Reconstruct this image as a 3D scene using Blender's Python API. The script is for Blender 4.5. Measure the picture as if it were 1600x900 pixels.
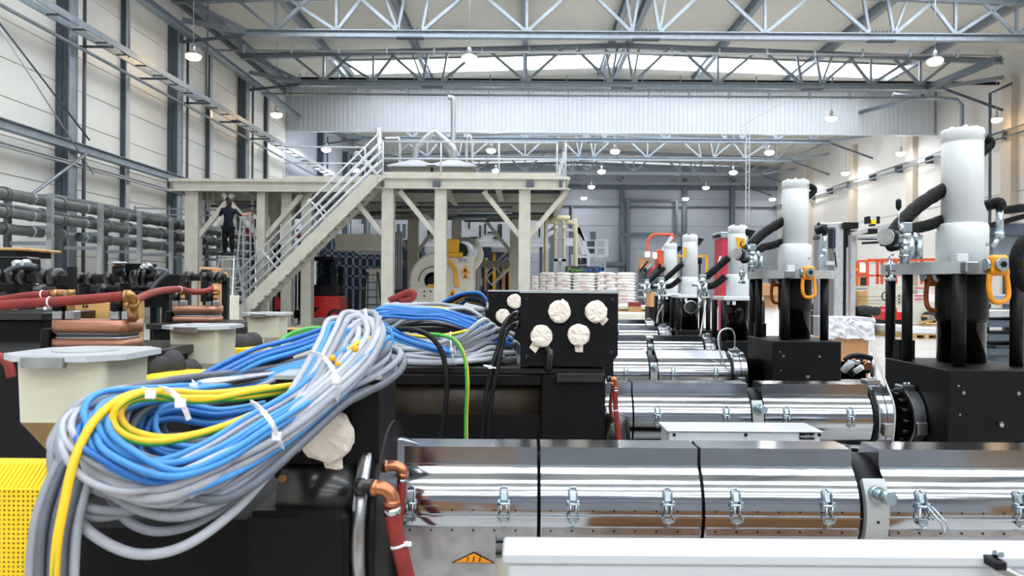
import bpy, math, random
from mathutils import Vector, Matrix
for _o in list(bpy.data.objects): bpy.data.objects.remove(_o)
SC = bpy.context.scene
COL = SC.collection
R = math.radians
F = 1155.0; PX, PY = 818.0, 450.0; ROLL = R(0.38); CZ = 1.35

# ---------------- camera ----------------
cd = bpy.data.cameras.new('camera'); cam = bpy.data.objects.new('camera', cd); COL.objects.link(cam)
cd.sensor_width = 36; cd.lens = F/1600*36; cd.shift_x = -(PX-800)/1600; cd.clip_start = .05; cd.clip_end = 300
cam.matrix_world = Matrix.Translation((0, 0, CZ)) @ Matrix.Rotation(R(90), 4, 'X') @ Matrix.Rotation(ROLL, 4, 'Z')
cd.dof.use_dof = True; cd.dof.focus_distance = 3.2; cd.dof.aperture_fstop = 9
SC.camera = cam

# ---------------- daylight ----------------
w = bpy.data.worlds.new('overcast'); SC.world = w; w.use_nodes = True
bg = w.node_tree.nodes['Background']; bg.inputs[0].default_value = (.86, .93, 1, 1); bg.inputs[1].default_value = 1.0
SKY_PANEL = 9.5      # daylight coming through the translucent roof strips
LAMP = 34
SC.view_settings.view_transform = 'Standard'; SC.view_settings.look = 'None'
SC.view_settings.exposure = 0.0; SC.view_settings.gamma = 1; SC.view_settings.use_curve_mapping = False

# ---------------- helpers ----------------
def at(px, py, D):
    x, y = px-PX, py-PY
    c, s = math.cos(ROLL), math.sin(ROLL)
    return Vector(((x*c+y*s)*D/F, D, CZ-(-x*s+y*c)*D/F))
def lin(h):
    if isinstance(h, str):
        v = [int(h[i:i+2], 16)/255 for i in (0, 2, 4)]
        return tuple(c/12.92 if c <= .04045 else ((c+.055)/1.055)**2.4 for c in v)
    return h
MATS = {}
def mat(name, col, rough=.5, metal=0., var=.06, scale=12, bump=0., bscale=60, emit=0., trans=0., alpha=1., col2=None, coat=0., stretch=None):
    m = bpy.data.materials.new(name); m.use_nodes = True; MATS[name] = m
    nt = m.node_tree; b = nt.nodes['Principled BSDF']; c = lin(col)
    tc = nt.nodes.new('ShaderNodeTexCoord'); mp = nt.nodes.new('ShaderNodeMapping')
    nt.links.new(tc.outputs['Object'], mp.inputs['Vector'])
    if stretch: mp.inputs['Scale'].default_value = stretch
    n = nt.nodes.new('ShaderNodeTexNoise'); n.inputs['Scale'].default_value = scale; n.inputs['Detail'].default_value = 4
    nt.links.new(mp.outputs[0], n.inputs['Vector'])
    r = nt.nodes.new('ShaderNodeValToRGB'); d = lin(col2) if col2 else tuple(max(0, x*(1-var*2.2)) for x in c)
    e = c if col2 else tuple(min(1, x*(1+var)) for x in c)
    r.color_ramp.elements[0].position = .3; r.color_ramp.elements[1].position = .7
    r.color_ramp.elements[0].color = (*d, 1); r.color_ramp.elements[1].color = (*e, 1)
    nt.links.new(n.outputs['Fac'], r.inputs['Fac']); nt.links.new(r.outputs['Color'], b.inputs['Base Color'])
    b.inputs['Roughness'].default_value = rough; b.inputs['Metallic'].default_value = metal
    if coat: b.inputs['Coat Weight'].default_value = coat; b.inputs['Coat Roughness'].default_value = .1
    if bump:
        n2 = nt.nodes.new('ShaderNodeTexNoise'); n2.inputs['Scale'].default_value = bscale; n2.inputs['Detail'].default_value = 3
        nt.links.new(mp.outputs[0], n2.inputs['Vector'])
        bp = nt.nodes.new('ShaderNodeBump'); bp.inputs['Strength'].default_value = bump; bp.inputs['Distance'].default_value = .01
        nt.links.new(n2.outputs['Fac'], bp.inputs['Height']); nt.links.new(bp.outputs[0], b.inputs['Normal'])
    if emit:
        b.inputs['Emission Color'].default_value = (*c, 1); b.inputs['Emission Strength'].default_value = emit
    if trans: b.inputs['Transmission Weight'].default_value = trans
    if alpha < 1: b.inputs['Alpha'].default_value = alpha
    return m

def dull_blacks():
    for n in ('black_satin', 'black_matte', 'black_box_mat', 'die_black', 'sleeve', 'cable_black', 'navy', 'trouser'):
        MATS[n].node_tree.nodes['Principled BSDF'].inputs['Specular IOR Level'].default_value = .22

class B:
    def __init__(s): s.v = []; s.f = []; s.sm = []
    def add(s, vs, fs, smooth=False):
        k = len(s.v); s.v += [tuple(v) for v in vs]
        for f in fs: s.f.append([i+k for i in f]); s.sm.append(smooth)
        return s
    def box(s, x0, x1, y0, y1, z0, z1, bev=0., M=None):
        if bev <= 0:
            vs = [(x, y, z) for x in (x0, x1) for y in (y0, y1) for z in (z0, z1)]
            fs = [(0, 1, 3, 2), (4, 6, 7, 5), (0, 4, 5, 1), (2, 3, 7, 6), (0, 2, 6, 4), (1, 5, 7, 3)]
        else:
            b = min(bev, (x1-x0)/2.01, (y1-y0)/2.01, (z1-z0)/2.01)
            vs = []; idx = {}
            for i, X in enumerate((x0, x1)):
                for j, Y in enumerate((y0, y1)):
                    for k, Z in enumerate((z0, z1)):
                        sx, sy, sz = (1 if i == 0 else -1), (1 if j == 0 else -1), (1 if k == 0 else -1)
                        idx[i, j, k] = len(vs)
                        vs += [(X, Y+sy*b, Z+sz*b), (X+sx*b, Y, Z+sz*b), (X+sx*b, Y+sy*b, Z)]
            g = lambda i, j, k, a: idx[i, j, k]+a
            fs = []
            for q in (0, 1):
                fs.append((g(q, 0, 0, 0), g(q, 0, 1, 0), g(q, 1, 1, 0), g(q, 1, 0, 0)))
                fs.append((g(0, q, 0, 1), g(1, q, 0, 1), g(1, q, 1, 1), g(0, q, 1, 1)))
                fs.append((g(0, 0, q, 2), g(0, 1, q, 2), g(1, 1, q, 2), g(1, 0, q, 2)))
            for i in (0, 1):
                for j in (0, 1):
                    fs.append((g(i, j, 0, 0), g(i, j, 1, 0), g(i, j, 1, 1), g(i, j, 0, 1)))
                    fs.append((g(i, 0, j, 0), g(i, 1, j, 0), g(i, 1, j, 2), g(i, 0, j, 2)))
                    fs.append((g(0, i, j, 1), g(1, i, j, 1), g(1, i, j, 2), g(0, i, j, 2)))
                    for k in (0, 1): fs.append((g(i, j, k, 0), g(i, j, k, 1), g(i, j, k, 2)))
        if M is not None: vs = [M @ Vector(v) for v in vs]
        return s.add(vs, fs)
    def bar(s, a, b, w=.1, h=None, bev=0., up=(0, 0, 1)):
        a, b = Vector(a), Vector(b); h = h or w; d = b-a; L = d.length
        if L < 1e-6: return s
        d.normalize(); up = Vector(up)
        if abs(d.dot(up)) > .98: up = Vector((0, 1, 0))
        x = d.cross(up).normalized(); z = x.cross(d)
        M = Matrix(((x.x, d.x, z.x, a.x), (x.y, d.y, z.y, a.y), (x.z, d.z, z.z, a.z), (0, 0, 0, 1)))
        return s.box(-w/2, w/2, 0, L, -h/2, h/2, bev, M)
    def cyl(s, a, b, r, r2=None, n=20, cap=True):
        return s.lathe([(r, 0), (r if r2 is None else r2, 1)], a, b, n, cap)
    def lathe(s, prof, a, b, n=24, cap=True, smooth=True):
        """prof: (radius, t) with t from 0 at a to 1 at b"""
        a, b = Vector(a), Vector(b); d = b-a; u = d.normalized()
        up = Vector((0, 0, 1)) if abs(u.z) < .9 else Vector((0, 1, 0))
        x = u.cross(up).normalized(); y = x.cross(u)
        k = len(s.v)
        for r, t in prof:
            for i in range(n):
                q = 2*math.pi*i/n
                s.v.append(tuple(a+d*t+(x*math.cos(q)+y*math.sin(q))*r))
        for j in range(len(prof)-1):
            for i in range(n):
                i2 = (i+1) % n
                s.f.append([k+j*n+i, k+j*n+i2, k+(j+1)*n+i2, k+(j+1)*n+i]); s.sm.append(smooth)
        if cap:
            s.f.append([k+i for i in range(n)][::-1]); s.sm.append(False)
            e = k+(len(prof)-1)*n
            s.f.append([e+i for i in range(n)]); s.sm.append(False)
        return s
    def tube(s, pts, r, n=8, closed=False, cap=True, rs=None):
        pts = [Vector(p) for p in pts]; m = len(pts); k = len(s.v)
        t0 = (pts[1]-pts[0]).normalized()
        up = Vector((0, 0, 1)) if abs(t0.z) < .9 else Vector((1, 0, 0))
        nx = t0.cross(up).normalized()
        for i, p in enumerate(pts):
            if closed: t = pts[(i+1) % m]-pts[i-1]
            else: t = pts[min(i+1, m-1)]-pts[max(i-1, 0)]
            if t.length < 1e-9: t = t0.copy()
            t.normalize(); nx = (nx-t*nx.dot(t))
            if nx.length < 1e-6: nx = t.orthogonal()
            nx.normalize(); ny = t.cross(nx); rr = rs[i] if rs else r
            for j in range(n):
                q = 2*math.pi*j/n; s.v.append(tuple(p+(nx*math.cos(q)+ny*math.sin(q))*rr))
        for i in range(m if closed else m-1):
            i2 = (i+1) % m
            for j in range(n):
                j2 = (j+1) % n
                s.f.append([k+i*n+j, k+i*n+j2, k+i2*n+j2, k+i2*n+j]); s.sm.append(True)
        if cap and not closed:
            s.f.append([k+j for j in range(n)][::-1]); s.sm.append(False)
            s.f.append([k+(m-1)*n+j for j in range(n)]); s.sm.append(False)
        return s
    def prism(s, poly, t0, t1, axis='x', smooth=None):
        """poly in the two remaining axes (x: y,z / y: x,z / z: x,y), extruded t0..t1"""
        def P(p, t):
            return {'x': (t, p[0], p[1]), 'y': (p[0], t, p[1]), 'z': (p[0], p[1], t)}[axis]
        n = len(poly); k = len(s.v)
        s.v += [P(p, t0) for p in poly]+[P(p, t1) for p in poly]
        for i in range(n):
            j = (i+1) % n; s.f.append([k+i, k+j, k+n+j, k+n+i]); s.sm.append(bool(smooth and i in smooth))
        s.f.append([k+i for i in range(n)][::-1]); s.sm.append(False)
        s.f.append([k+n+i for i in range(n)]); s.sm.append(False)
        return s
    def sphere(s, c, r, n=12, m=8, sc=(1, 1, 1)):
        c = Vector(c); k = len(s.v)
        s.v.append(tuple(c+Vector((0, 0, r*sc[2]))))
        for j in range(1, m):
            ph = math.pi*j/m
            for i in range(n):
                q = 2*math.pi*i/n
                s.v.append((c.x+r*sc[0]*math.sin(ph)*math.cos(q), c.y+r*sc[1]*math.sin(ph)*math.sin(q), c.z+r*sc[2]*math.cos(ph)))
        s.v.append(tuple(c-Vector((0, 0, r*sc[2])))); e = len(s.v)-1
        for i in range(n):
            s.f.append([k, k+1+i, k+1+(i+1) % n]); s.sm.append(True)
            s.f.append([e, e-n+(i+1) % n, e-n+i]); s.sm.append(True)
        for j in range(m-2):
            for i in range(n):
                a = k+1+j*n+i; b2 = k+1+j*n+(i+1) % n
                s.f.append([a, a+n, b2+n, b2]); s.sm.append(True)
        return s
    def __call__(s, name, m, parent=None, label=None, cat=None, group=None, kind=None, loc=None):
        off = Vector((0, 0, 0))
        if parent is not None:
            q = parent
            while q is not None: off += q.location; q = q.parent
        L = Vector(loc) if loc is not None else None
        if L is None and parent is None and s.v:
            n = len(s.v); xs = [v[0] for v in s.v]; ys = [v[1] for v in s.v]; zs = [v[2] for v in s.v]
            L = Vector(((min(xs)+max(xs))/2, (min(ys)+max(ys))/2, min(zs)))
        L = L or Vector((0, 0, 0))
        sub = off+L
        me = bpy.data.meshes.new(name)
        me.from_pydata([(v[0]-sub.x, v[1]-sub.y, v[2]-sub.z) for v in s.v], [], s.f)
        me.polygons.foreach_set('use_smooth', s.sm)
        me.materials.append(MATS[m] if isinstance(m, str) else m)
        me.validate(); me.update()
        o = bpy.data.objects.new(name, me); COL.objects.link(o); o.location = L
        if parent is not None: o.parent = parent
        return tag(o, label, cat, group, kind)
def tag(o, label=None, cat=None, group=None, kind=None):
    if label: o['label'] = label
    if cat: o['category'] = cat
    if group: o['group'] = group
    if kind: o['kind'] = kind
    return o
def thing(name, label, cat, loc=(0, 0, 0), group=None):
    o = bpy.data.objects.new(name, None); COL.objects.link(o); o.location = loc
    o.empty_display_size = .1
    return tag(o, label, cat, group)
def dup(o, dloc=(0, 0, 0), label=None, parent=None, group=None, loc=None):
    c = o.copy(); COL.objects.link(c)
    if parent is not None: c.parent = parent
    else:
        c.location = Vector(loc) if loc is not None else o.location+Vector(dloc)
        if label: c['label'] = label
        if group: c['group'] = group
    for ch in list(o.children): dup(ch, parent=c)
    return c
def smooth_path(pts, per=6, closed=False):
    P = [Vector(p) for p in pts]; out = []; n = len(P)
    rng = range(n if closed else n-1)
    for i in rng:
        g = (lambda k: P[k % n]) if closed else (lambda k: P[max(0, min(n-1, k))])
        p0, p1, p2, p3 = g(i-1), g(i), g(i+1), g(i+2)
        for j in range(per):
            t = j/per; t2 = t*t; t3 = t2*t
            out.append(.5*((2*p1)+(p2-p0)*t+(2*p0-5*p1+4*p2-p3)*t2+(3*p1-p0-3*p2+p3)*t3))
    if not closed: out.append(P[-1])
    return out
def ibeam(b, a, c, h=.3, w=.2, tw=.02, tf=.025, up=(0, 0, 1)):
    a, c = Vector(a), Vector(c); d = (c-a).normalized(); u = Vector(up)
    if abs(d.dot(u)) > .98: u = Vector((0, 1, 0))
    x = d.cross(u).normalized(); z = x.cross(d)
    b.bar(a+z*(h/2-tf/2), c+z*(h/2-tf/2), w, tf, up=up); b.bar(a-z*(h/2-tf/2), c-z*(h/2-tf/2), w, tf, up=up)
    b.bar(a, c, tw, h-2*tf, up=up); return b
def text(name, body, size, m, parent, loc, rot=(90, 0, 0), extrude=.001, sx=1., align='CENTER'):
    cu = bpy.data.curves.new(name, 'FONT'); cu.body = body; cu.size = size; cu.extrude = extrude
    cu.align_x = align; cu.align_y = 'CENTER'
    t = bpy.data.objects.new(name, cu); COL.objects.link(t)
    dg = bpy.context.evaluated_depsgraph_get(); me = bpy.data.meshes.new_from_object(t.evaluated_get(dg))
    bpy.data.objects.remove(t); me.materials.clear(); me.materials.append(MATS[m])
    o = bpy.data.objects.new(name, me); COL.objects.link(o); off = Vector((0, 0, 0)); q = parent
    while q is not None: off += q.location; q = q.parent
    o.parent = parent; o.location = Vector(loc)-off; o.rotation_euler = [R(a) for a in rot]; o.scale = (sx, 1, 1)
    return o

# ---------------- materials ----------------
mat('panel_white', 'EBEAE3', .42, var=.02, scale=.6)
mat('panel_joint', '8E9090', .7)
mat('wall_right_mat', 'D6D3CE', .6, var=.03, scale=.4)
mat('pilaster_tan', 'CBBFAF', .6, var=.05)
mat('far_wall', 'A6ADB9', .55, var=.03, scale=.4)
mat('far_steel', '5F6975', .5, .3)
mat('column_dark', '4B5763', .5, .15, var=.05, scale=2)
mat('galv', '9AA4AD', .42, .6, var=.07, scale=4, bump=.03)
mat('galv_dark', '545E68', .5, .35, var=.07, scale=4)
mat('roof_sheet', 'E9E7DC', .55, var=.03, scale=.5)
mat('parapet_white', 'D0D5DB', .45, var=.02)
mat('floor_mat', 'B6B4AF', .34, var=.10, scale=.9, bump=.03, bscale=20)
mat('steel_polish', 'ACAFB6', .1, 1., var=.04, scale=20, bump=.05, bscale=7, stretch=(.5, 3, 3))
mat('steel_side', '9EA1A8', .17, 1., var=.05, scale=14, bump=.03, bscale=9)
mat('steel_brush', 'A9ABAF', .3, 1., var=.1, scale=30)
mat('chrome', 'C6D0D6', .14, 1., var=.05)
mat('zinc', 'B5C6CF', .25, .9, var=.1, scale=60)
mat('black_gloss', '08080A', .33, 0, var=.1, coat=.3, bump=.04, bscale=30)
mat('black_satin', '101013', .45, 0, var=.2, bump=.03)
mat('black_matte', '0C0C0E', .7, 0, var=.2)
mat('black_box_mat', '0A0A0D', .5, 0, var=.08)
mat('die_black', '0B0B0D', .5, .1, var=.25, scale=9)
mat('dark_ram', '1E1512', .16, .6, var=.4, scale=8, col2='0A0808')
mat('grey_plate', 'AEB3B4', .4, .1, var=.05)
mat('cyl_white', 'D6DBDE', .3, 0, var=.02, coat=.3)
mat('white_paint', 'BEC3C9', .3, 0, var=.01, coat=.2)
mat('white_side', 'C8CDD3', .35, 0, var=.01)
mat('cream', 'D5D2C2', .42, 0, var=.03, scale=5)
mat('cream_hopper', 'D3D1BC', .38, 0, var=.03, scale=6)
mat('ochre', '9C7C4C', .55, 0, var=.08)
mat('platform_paint', 'C6C3B5', .45, 0, var=.05, scale=3)
mat('deck_grey', '8C8980', .6, 0, var=.1)
mat('alu', 'C2C5C8', .35, .8, var=.06)
mat('orange', 'F09A12', .42, 0, var=.1, scale=30)
mat('orange_dark', 'A8561A', .5, 0, var=.2)
mat('lift_orange', 'E0562A', .45, 0, var=.08)
mat('red_hose', '84251F', .6, 0, var=.12, scale=30, bump=.1)
mat('red_paint', 'C4201F', .4, 0, var=.06)
mat('red_machine', 'B82A42', .4)
mat('copper', 'BC7A58', .3, .85, var=.12, scale=30)
mat('copper_block', 'B27F68', .36, .6, var=.1, scale=14, stretch=(.2, 1, 1))
mat('brass', 'AE8658', .42, .75, var=.12)
mat('cable_grey', '8F949E', .5, 0, var=.05, scale=30)
mat('cable_light', 'A9ADB6', .5, 0, var=.05, scale=30)
mat('cable_dark', '5E646F', .5, 0, var=.08, scale=30)
mat('cable_blue', '1C68B4', .45, 0, var=.06)
mat('cable_sky', '3F8DD2', .45, 0, var=.06)
mat('cable_yellow', 'F0C420', .45, 0, var=.04)
mat('cable_green', '3FA03C', .45, 0, var=.05)
mat('cable_black', '141416', .5, 0, var=.1)
mat('tie_white', 'E8EAEE', .4, 0, var=.02)
mat('tape', 'F2E8DA', .8, 0, var=.05, scale=40, bump=.5, bscale=50)
mat('yellow', 'F2CC14', .42, 0, var=.04)
mat('yellow_machine', 'DFA51A', .45, 0, var=.05)
mat('bag', 'FAF6F3', .75, 0, var=.03, scale=14, bump=.3, bscale=18)
mat('bag_print', 'DDBDB4', .8)
mat('cardboard', 'BE8E62', .8, 0, var=.08, scale=8)
mat('wood', 'C7A06B', .7, 0, var=.18, scale=6, stretch=(.3, 4, 4))
mat('plywood', 'D5A866', .6, 0, var=.2, scale=5, stretch=(.5, 1, 3))
mat('wrap', 'DCDCE2', .25, 0, var=.05, bump=.9, bscale=12)
mat('sleeve', '0A0A0C', .6, 0, var=.2, scale=40, bump=.8, bscale=45)
mat('glass_dark', '1A2230', .08, .2, var=.2)
mat('rack_blue', '1E2840', .5, 0, var=.1)
mat('rack_grey', '5E6A7C', .5, 0, var=.1)
mat('navy', '14182A', .85, 0, var=.2, bump=.2)
mat('trouser', '0C0D12', .9, 0, var=.2, bump=.2)
mat('skin', 'C98D74', .6, 0, var=.05)
mat('hair', '2A211B', .8)
mat('rubber', '222224', .7)
mat('pipe_grey', '5A5F5E', .33, .1, var=.12, scale=5)
mat('pipe_cream', 'CFC6A6', .5, 0, var=.04)
mat('sign_green', '8FD046', .5, emit=0)
mat('sign_blue', '2E76D8', .5)
mat('sign_dark', '20262C', .5)
mat('blue_print', '2F4FA0', .5)
mat('ladder_black', '1B1D20', .5)
mat('window_day', 'F4F9FF', .5, emit=SKY_PANEL, var=0)
mat('lamp_glow', 'FFD08C', .5, emit=LAMP, var=0)
mat('lamp_cool', 'F6F4F2', .5, emit=LAMP*3.2, var=0)
mat('motor_brown', '33291F', .42, .2, var=.3, scale=8)
mat('red_print', 'C24A50', .5)
dull_blacks()

# ======================= THE HALL =======================
XL, XR, RIDGE, YB, YF = -16.2, 28., 5.5, 82., -46.
ZT = CZ+11.36        # truss bottom chord
def zroof(x): return CZ+14.35-.034*abs(x-RIDGE)
B().box(XL-1, XR+1, YF, YB+1, -.2, 0)('floor', 'floor_mat', kind='structure')
# floor joints, recessed strips
# roof: two slopes, open where the skylight strips lie
strips = [(-37.1, -34.4), (-28.9, -26.2), (-20.7, -18.0), (-12.5, -9.8), (-4.3, -1.6), (3.9, 6.6), (12.1, 14.8), (20.3, 23.), (28.5, 31.2), (44.9, 47.7), (53.3, 56.3), (60.8, 63.4)]  # strips beyond the parapet are added out of view to brighten the far hall
SX0, SX1 = -11.0, 23.0
b = B()
def roof_quad(b, x0, x1, y0, y1):
    xs = [x0]+([RIDGE] if x0 < RIDGE < x1 else [])+[x1]
    for a, c in zip(xs, xs[1:]):
        za, zc = zroof(a), zroof(c)
        vs = [(a, y0, za), (c, y0, zc), (c, y1, zc), (a, y1, za), (a, y0, za+.2), (c, y0, zc+.2), (c, y1, zc+.2), (a, y1, za+.2)]
        b.add(vs, [(0, 1, 2, 3), (7, 6, 5, 4), (0, 4, 5, 1), (1, 5, 6, 2), (2, 6, 7, 3), (3, 7, 4, 0)])
ys = [YF]+[v for s in strips for v in s]+[YB+.4]
for i in range(0, len(ys), 2): roof_quad(b, XL-.6, XR+.6, ys[i], ys[i+1])
for y0, y1 in strips:
    roof_quad(b, XL-.6, SX0, y0, y1); roof_quad(b, SX1, XR+.6, y0, y1)
m = MATS['roof_sheet']; nt = m.node_tree; bs = nt.nodes['Principled BSDF']
wv = nt.nodes.new('ShaderNodeTexWave'); wv.bands_direction = 'Y'; wv.inputs['Scale'].default_value = 2.2
tc = nt.nodes.new('ShaderNodeTexCoord'); nt.links.new(tc.outputs['Object'], wv.inputs['Vector'])
bp = nt.nodes.new('ShaderNodeBump'); bp.inputs['Strength'].default_value = .35; bp.inputs['Distance'].default_value = .03
nt.links.new(wv.outputs['Fac'], bp.inputs['Height']); nt.links.new(bp.outputs[0], bs.inputs['Normal'])
ceil = b('ceiling', 'roof_sheet', kind='structure')
b = B()
x = XL+1.2
while x < XR:
    b.box(x-.015, x+.015, -13, YB, zroof(x)-.012, zroof(x)+.01); x += 2.05
for y0, y1 in strips: pass
for i, (y0, y1) in enumerate(strips):
    b2 = B(); roof_quad(b2, SX0, SX1, y0, y1)
    wdw = b2('window_%d' % (i+1), 'window_day', kind='structure')
    fr = B()
    for yy in (y0, y1):
        for a, c in ((SX0, RIDGE), (RIDGE, SX1)): fr.bar((a, yy, zroof(a)-.05), (c, yy, zroof(c)-.05), .08, .12)
    fr('window_frame', 'galv', parent=wdw)
# purlin-like girders running down the hall
pg = 'roof girders running the length of the hall'
GX = [XL+.5, -11.4, -6.2, 0., 4.95, 5.95, 11.2, 17.2, 23.0]
for x in GX:
    y0 = -12
    b = B(); ibeam(b, (x, y0, zroof(x)-.27), (x, 49.5, zroof(x)-.27), .5, .28)
    lab = {0: 'galvanised roof girder hard against the left wall', len(GX)-1: 'galvanised roof girder nearest the right wall'}.get(GX.index(x))
    k = GX.index(x)
    names = ['hard against the left wall', 'second from the left wall', 'third from the left wall', 'above the middle of the platform', 'left one of the ridge pair', 'right one of the ridge pair', 'next right of the ridge pair', 'third from the right wall', 'nearest the right wall']
    b('roof_girder', 'galv', label='long galvanised roof girder '+names[k], cat='girder', group=pg)

# trusses
def make_truss(y, label, far=False):
    t = thing('roof_truss', label, 'truss', (RIDGE, y, ZT), 'lattice roof trusses across the hall')
    z0 = ZT; H = 2.35; lo = -18.3; hi = 18.3
    b = B(); ibeam(b, (RIDGE+lo, y, z0+.17), (RIDGE+hi, y, z0+.17), .34, .3, .03, .05); b('bottom_chord', 'galv', t)
    zt = lambda x: zroof(x)-.6
    for s in (-1, 1):
        b = B(); ibeam(b, (RIDGE, y, zt(RIDGE)), (RIDGE+s*21.6, y, zt(RIDGE+s*21.6)), .3, .25); b('top_chord', 'galv', t)
    def mem(x0, x1, wd=.14):
        b = B(); b.bar((RIDGE+x0, y, z0+.3), (RIDGE+x1, y, zt(RIDGE+x1)-.1), wd, wd*1.05); b('brace', 'galv', t)
    for s in (-1, 1):
        mem(s*.62, s*.28, .13); mem(s*.62, s*2.6); mem(s*.62*1.0, s*.95, .11)
        mem(s*5.43, s*3.4); mem(s*5.43, s*5.43, .12); mem(s*5.43, s*7.5)
        mem(s*10.2, s*8.2); mem(s*10.2, s*10.4-s*.5, .12); mem(s*11.3, s*11.0, .12); mem(s*11.3, s*13.1)
        mem(s*11.3, s*11.9, .1)
        mem(s*14.1, s*12.9); mem(s*14.1, s*14.1, .12); mem(s*14.1, s*16.3)
        mem(s*16.9, s*15.4); mem(s*16.9, s*16.9, .12); mem(s*16.9, s*18.6); mem(s*18.2, s*20.9, .16)
        b = B(); xx = RIDGE+s*18.2; xw = XL+.6 if s < 0 else RIDGE+21.6
        b.bar((xx, y, z0+.2), (xw, y, z0+.75), .22, .2); b('end_strut', 'galv', t)
        b = B(); b.bar((xx, y, z0+.1), (xw, y, z0-.25 if s < 0 else z0-1.1), .12, .12); b('end_brace', 'galv_dark', t)
    for c in (-10.75, 0, 10.75):
        b = B(); b.box(RIDGE+c-.62, RIDGE+c+.62, y-.17, y+.17, z0-.03, z0+.02)
        for i in range(7): b.box(RIDGE+c-.55+i*.17, RIDGE+c-.48+i*.17, y-.19, y-.16, z0+.34, z0+.42)
        b('splice_plate', 'galv_dark', t)
    return t
T1 = make_truss(33.7, 'lattice roof truss nearest in view, in front of the bright skylight')
dup(T1, (0, 8.2, 0), 'second lattice roof truss, just before the white corrugated parapet')
for k, l in ((-1, 'roof truss one bay nearer than the foremost one in view'), (-2, 'roof truss over the hopper machines'), (-3, 'roof truss over the polished barrels'), (-4, 'roof truss right above the camera')):
    dup(T1, (0, 8.2*k, 0), l)
for k, l in ((2.9, 'first roof truss beyond the white corrugated parapet'), (3.9, 'roof truss in the middle of the far hall'), (4.9, 'third roof truss beyond the white corrugated parapet'), (5.75, 'furthest roof truss, close to the grey end wall')):
    dup(T1, (0, 8.2*k, 0), l)

# left wall
WL = B().box(XL-.3, XL-.05, YF, YB, 0, 15)('wall_left', 'panel_joint', kind='structure')
CY = [13.4, 17.5, 21.6, 25.7, 29.7, 33.7, 37.6, 41.9, 46., 50.1]
proto = None
for i in range(len(CY)-1):
    for j in range(12):
        z0 = j*1.2
        B().box(XL-.05, XL, CY[i]+.012, CY[i+1]-.012, z0+.012, z0+1.188, .008)('panel', 'panel_white', WL)
B().box(XL-.05, XL, YF, CY[0], 0, 14.4)('panel', 'panel_white', WL)
y = 50.1
while y < YB-1:
    for z0, z1 in ((0, 4.8), (4.8, 9.6), (9.6, 14.4)): B().box(XL-.05, XL, y+.02, y+7.9, z0+.02, z1)('panel', 'far_wall', WL)
    y += 7.95
def wall_column(y, main, label):
    t = thing('wall_column', label, 'column', (XL+.3, y, 0), 'steel columns along the left wall')
    wd = .42 if main else .2; dp = .5 if main else .26
    b = B(); b.box(XL+.02, XL+dp, y-wd*.5, y-wd*.5+.05, 0, 13.4); b.box(XL+.02, XL+dp, y+wd*.5-.05, y+wd*.5, 0, 13.4); b.box(XL+dp*.48, XL+dp*.52, y-wd/2, y+wd/2, 0, 13.4)
    b('web', 'column_dark', t)
    b = B(); b.box(XL+dp-.03, XL+dp+.02, y-wd*.5-.02, y+wd*.5+.02, 0, 13.4); b('front_flange', 'galv' if main else 'alu', t)
    if main:
        B().cyl((XL+dp+.14, y+wd*.5+.2, 0), (XL+dp+.14, y+wd*.5+.2, 13.2), .06, n=10)('conduit', 'galv_dark', t)
ords = ['foremost', 'second', 'third', 'fourth', 'fifth', 'sixth']
for i, y in enumerate([25.7, 29.7, 33.7, 37.6, 41.9, 46.]):
    wall_column(y, i % 2 == 0, ('broad dark' if i % 2 == 0 else 'slim dark')+' steel column on the left wall, '+ords[i]+' in view')
for k, y in enumerate([58., 66., 74.]):
    wall_column(y, True, 'dark column on the left wall of the far hall, '+['nearest', 'middle', 'last'][k]+' of three')
# girts and eaves girder along the left wall
b = B(); ibeam(b, (XL+.75, 0, CZ+4.75), (XL+.75, 50, CZ+4.75), .3, .3); b('wall_girt', 'galv', label='galvanised rail along the left wall above the grey pipes', cat='rail')
b = B(); ibeam(b, (XL+.55, 0, CZ+4.2), (XL+.55, 50, CZ+4.2), .12, .2); b('wall_girt', 'alu', label='thin lower rail along the left wall above the grey pipes', cat='rail')
b = B(); ibeam(b, (XL+.98, 0, CZ+11.4), (XL+.98, 50, CZ+11.4), .3, .3); b('eaves_girder', 'galv', label='galvanised eaves girder along the top of the left wall', cat='girder')
# cable ladder
t = thing('cable_ladder', 'long galvanised cable ladder sloping across the left wall', 'cable ladder', (XL+1.2, 0, CZ+8.7))
for dx in (0, .5):
    B().box(XL+.95+dx, XL+1.0+dx, 2, 60, CZ+8.55, CZ+8.78)('side_rail', 'galv', t)
y = 14.
while y < 60:
    B().box(XL+1.0, XL+1.45, y, y+.06, CZ+8.56, CZ+8.61)('rung', 'galv_dark', t)
    y += 1.35
for y in (25.7, 29.7, 33.7, 37.6, 41.9, 50): B().box(XL+.3, XL+1.6, y+.5, y+.57, CZ+8.42, CZ+8.5)('bracket', 'galv_dark', t)
B().cyl((XL+.9, 0, CZ+8.15), (XL+.9, 60, CZ+8.15), .06, n=10)('wall_pipe', 'galv', label='thin galvanised pipe below the cable ladder on the left wall', cat='pipe')
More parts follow.
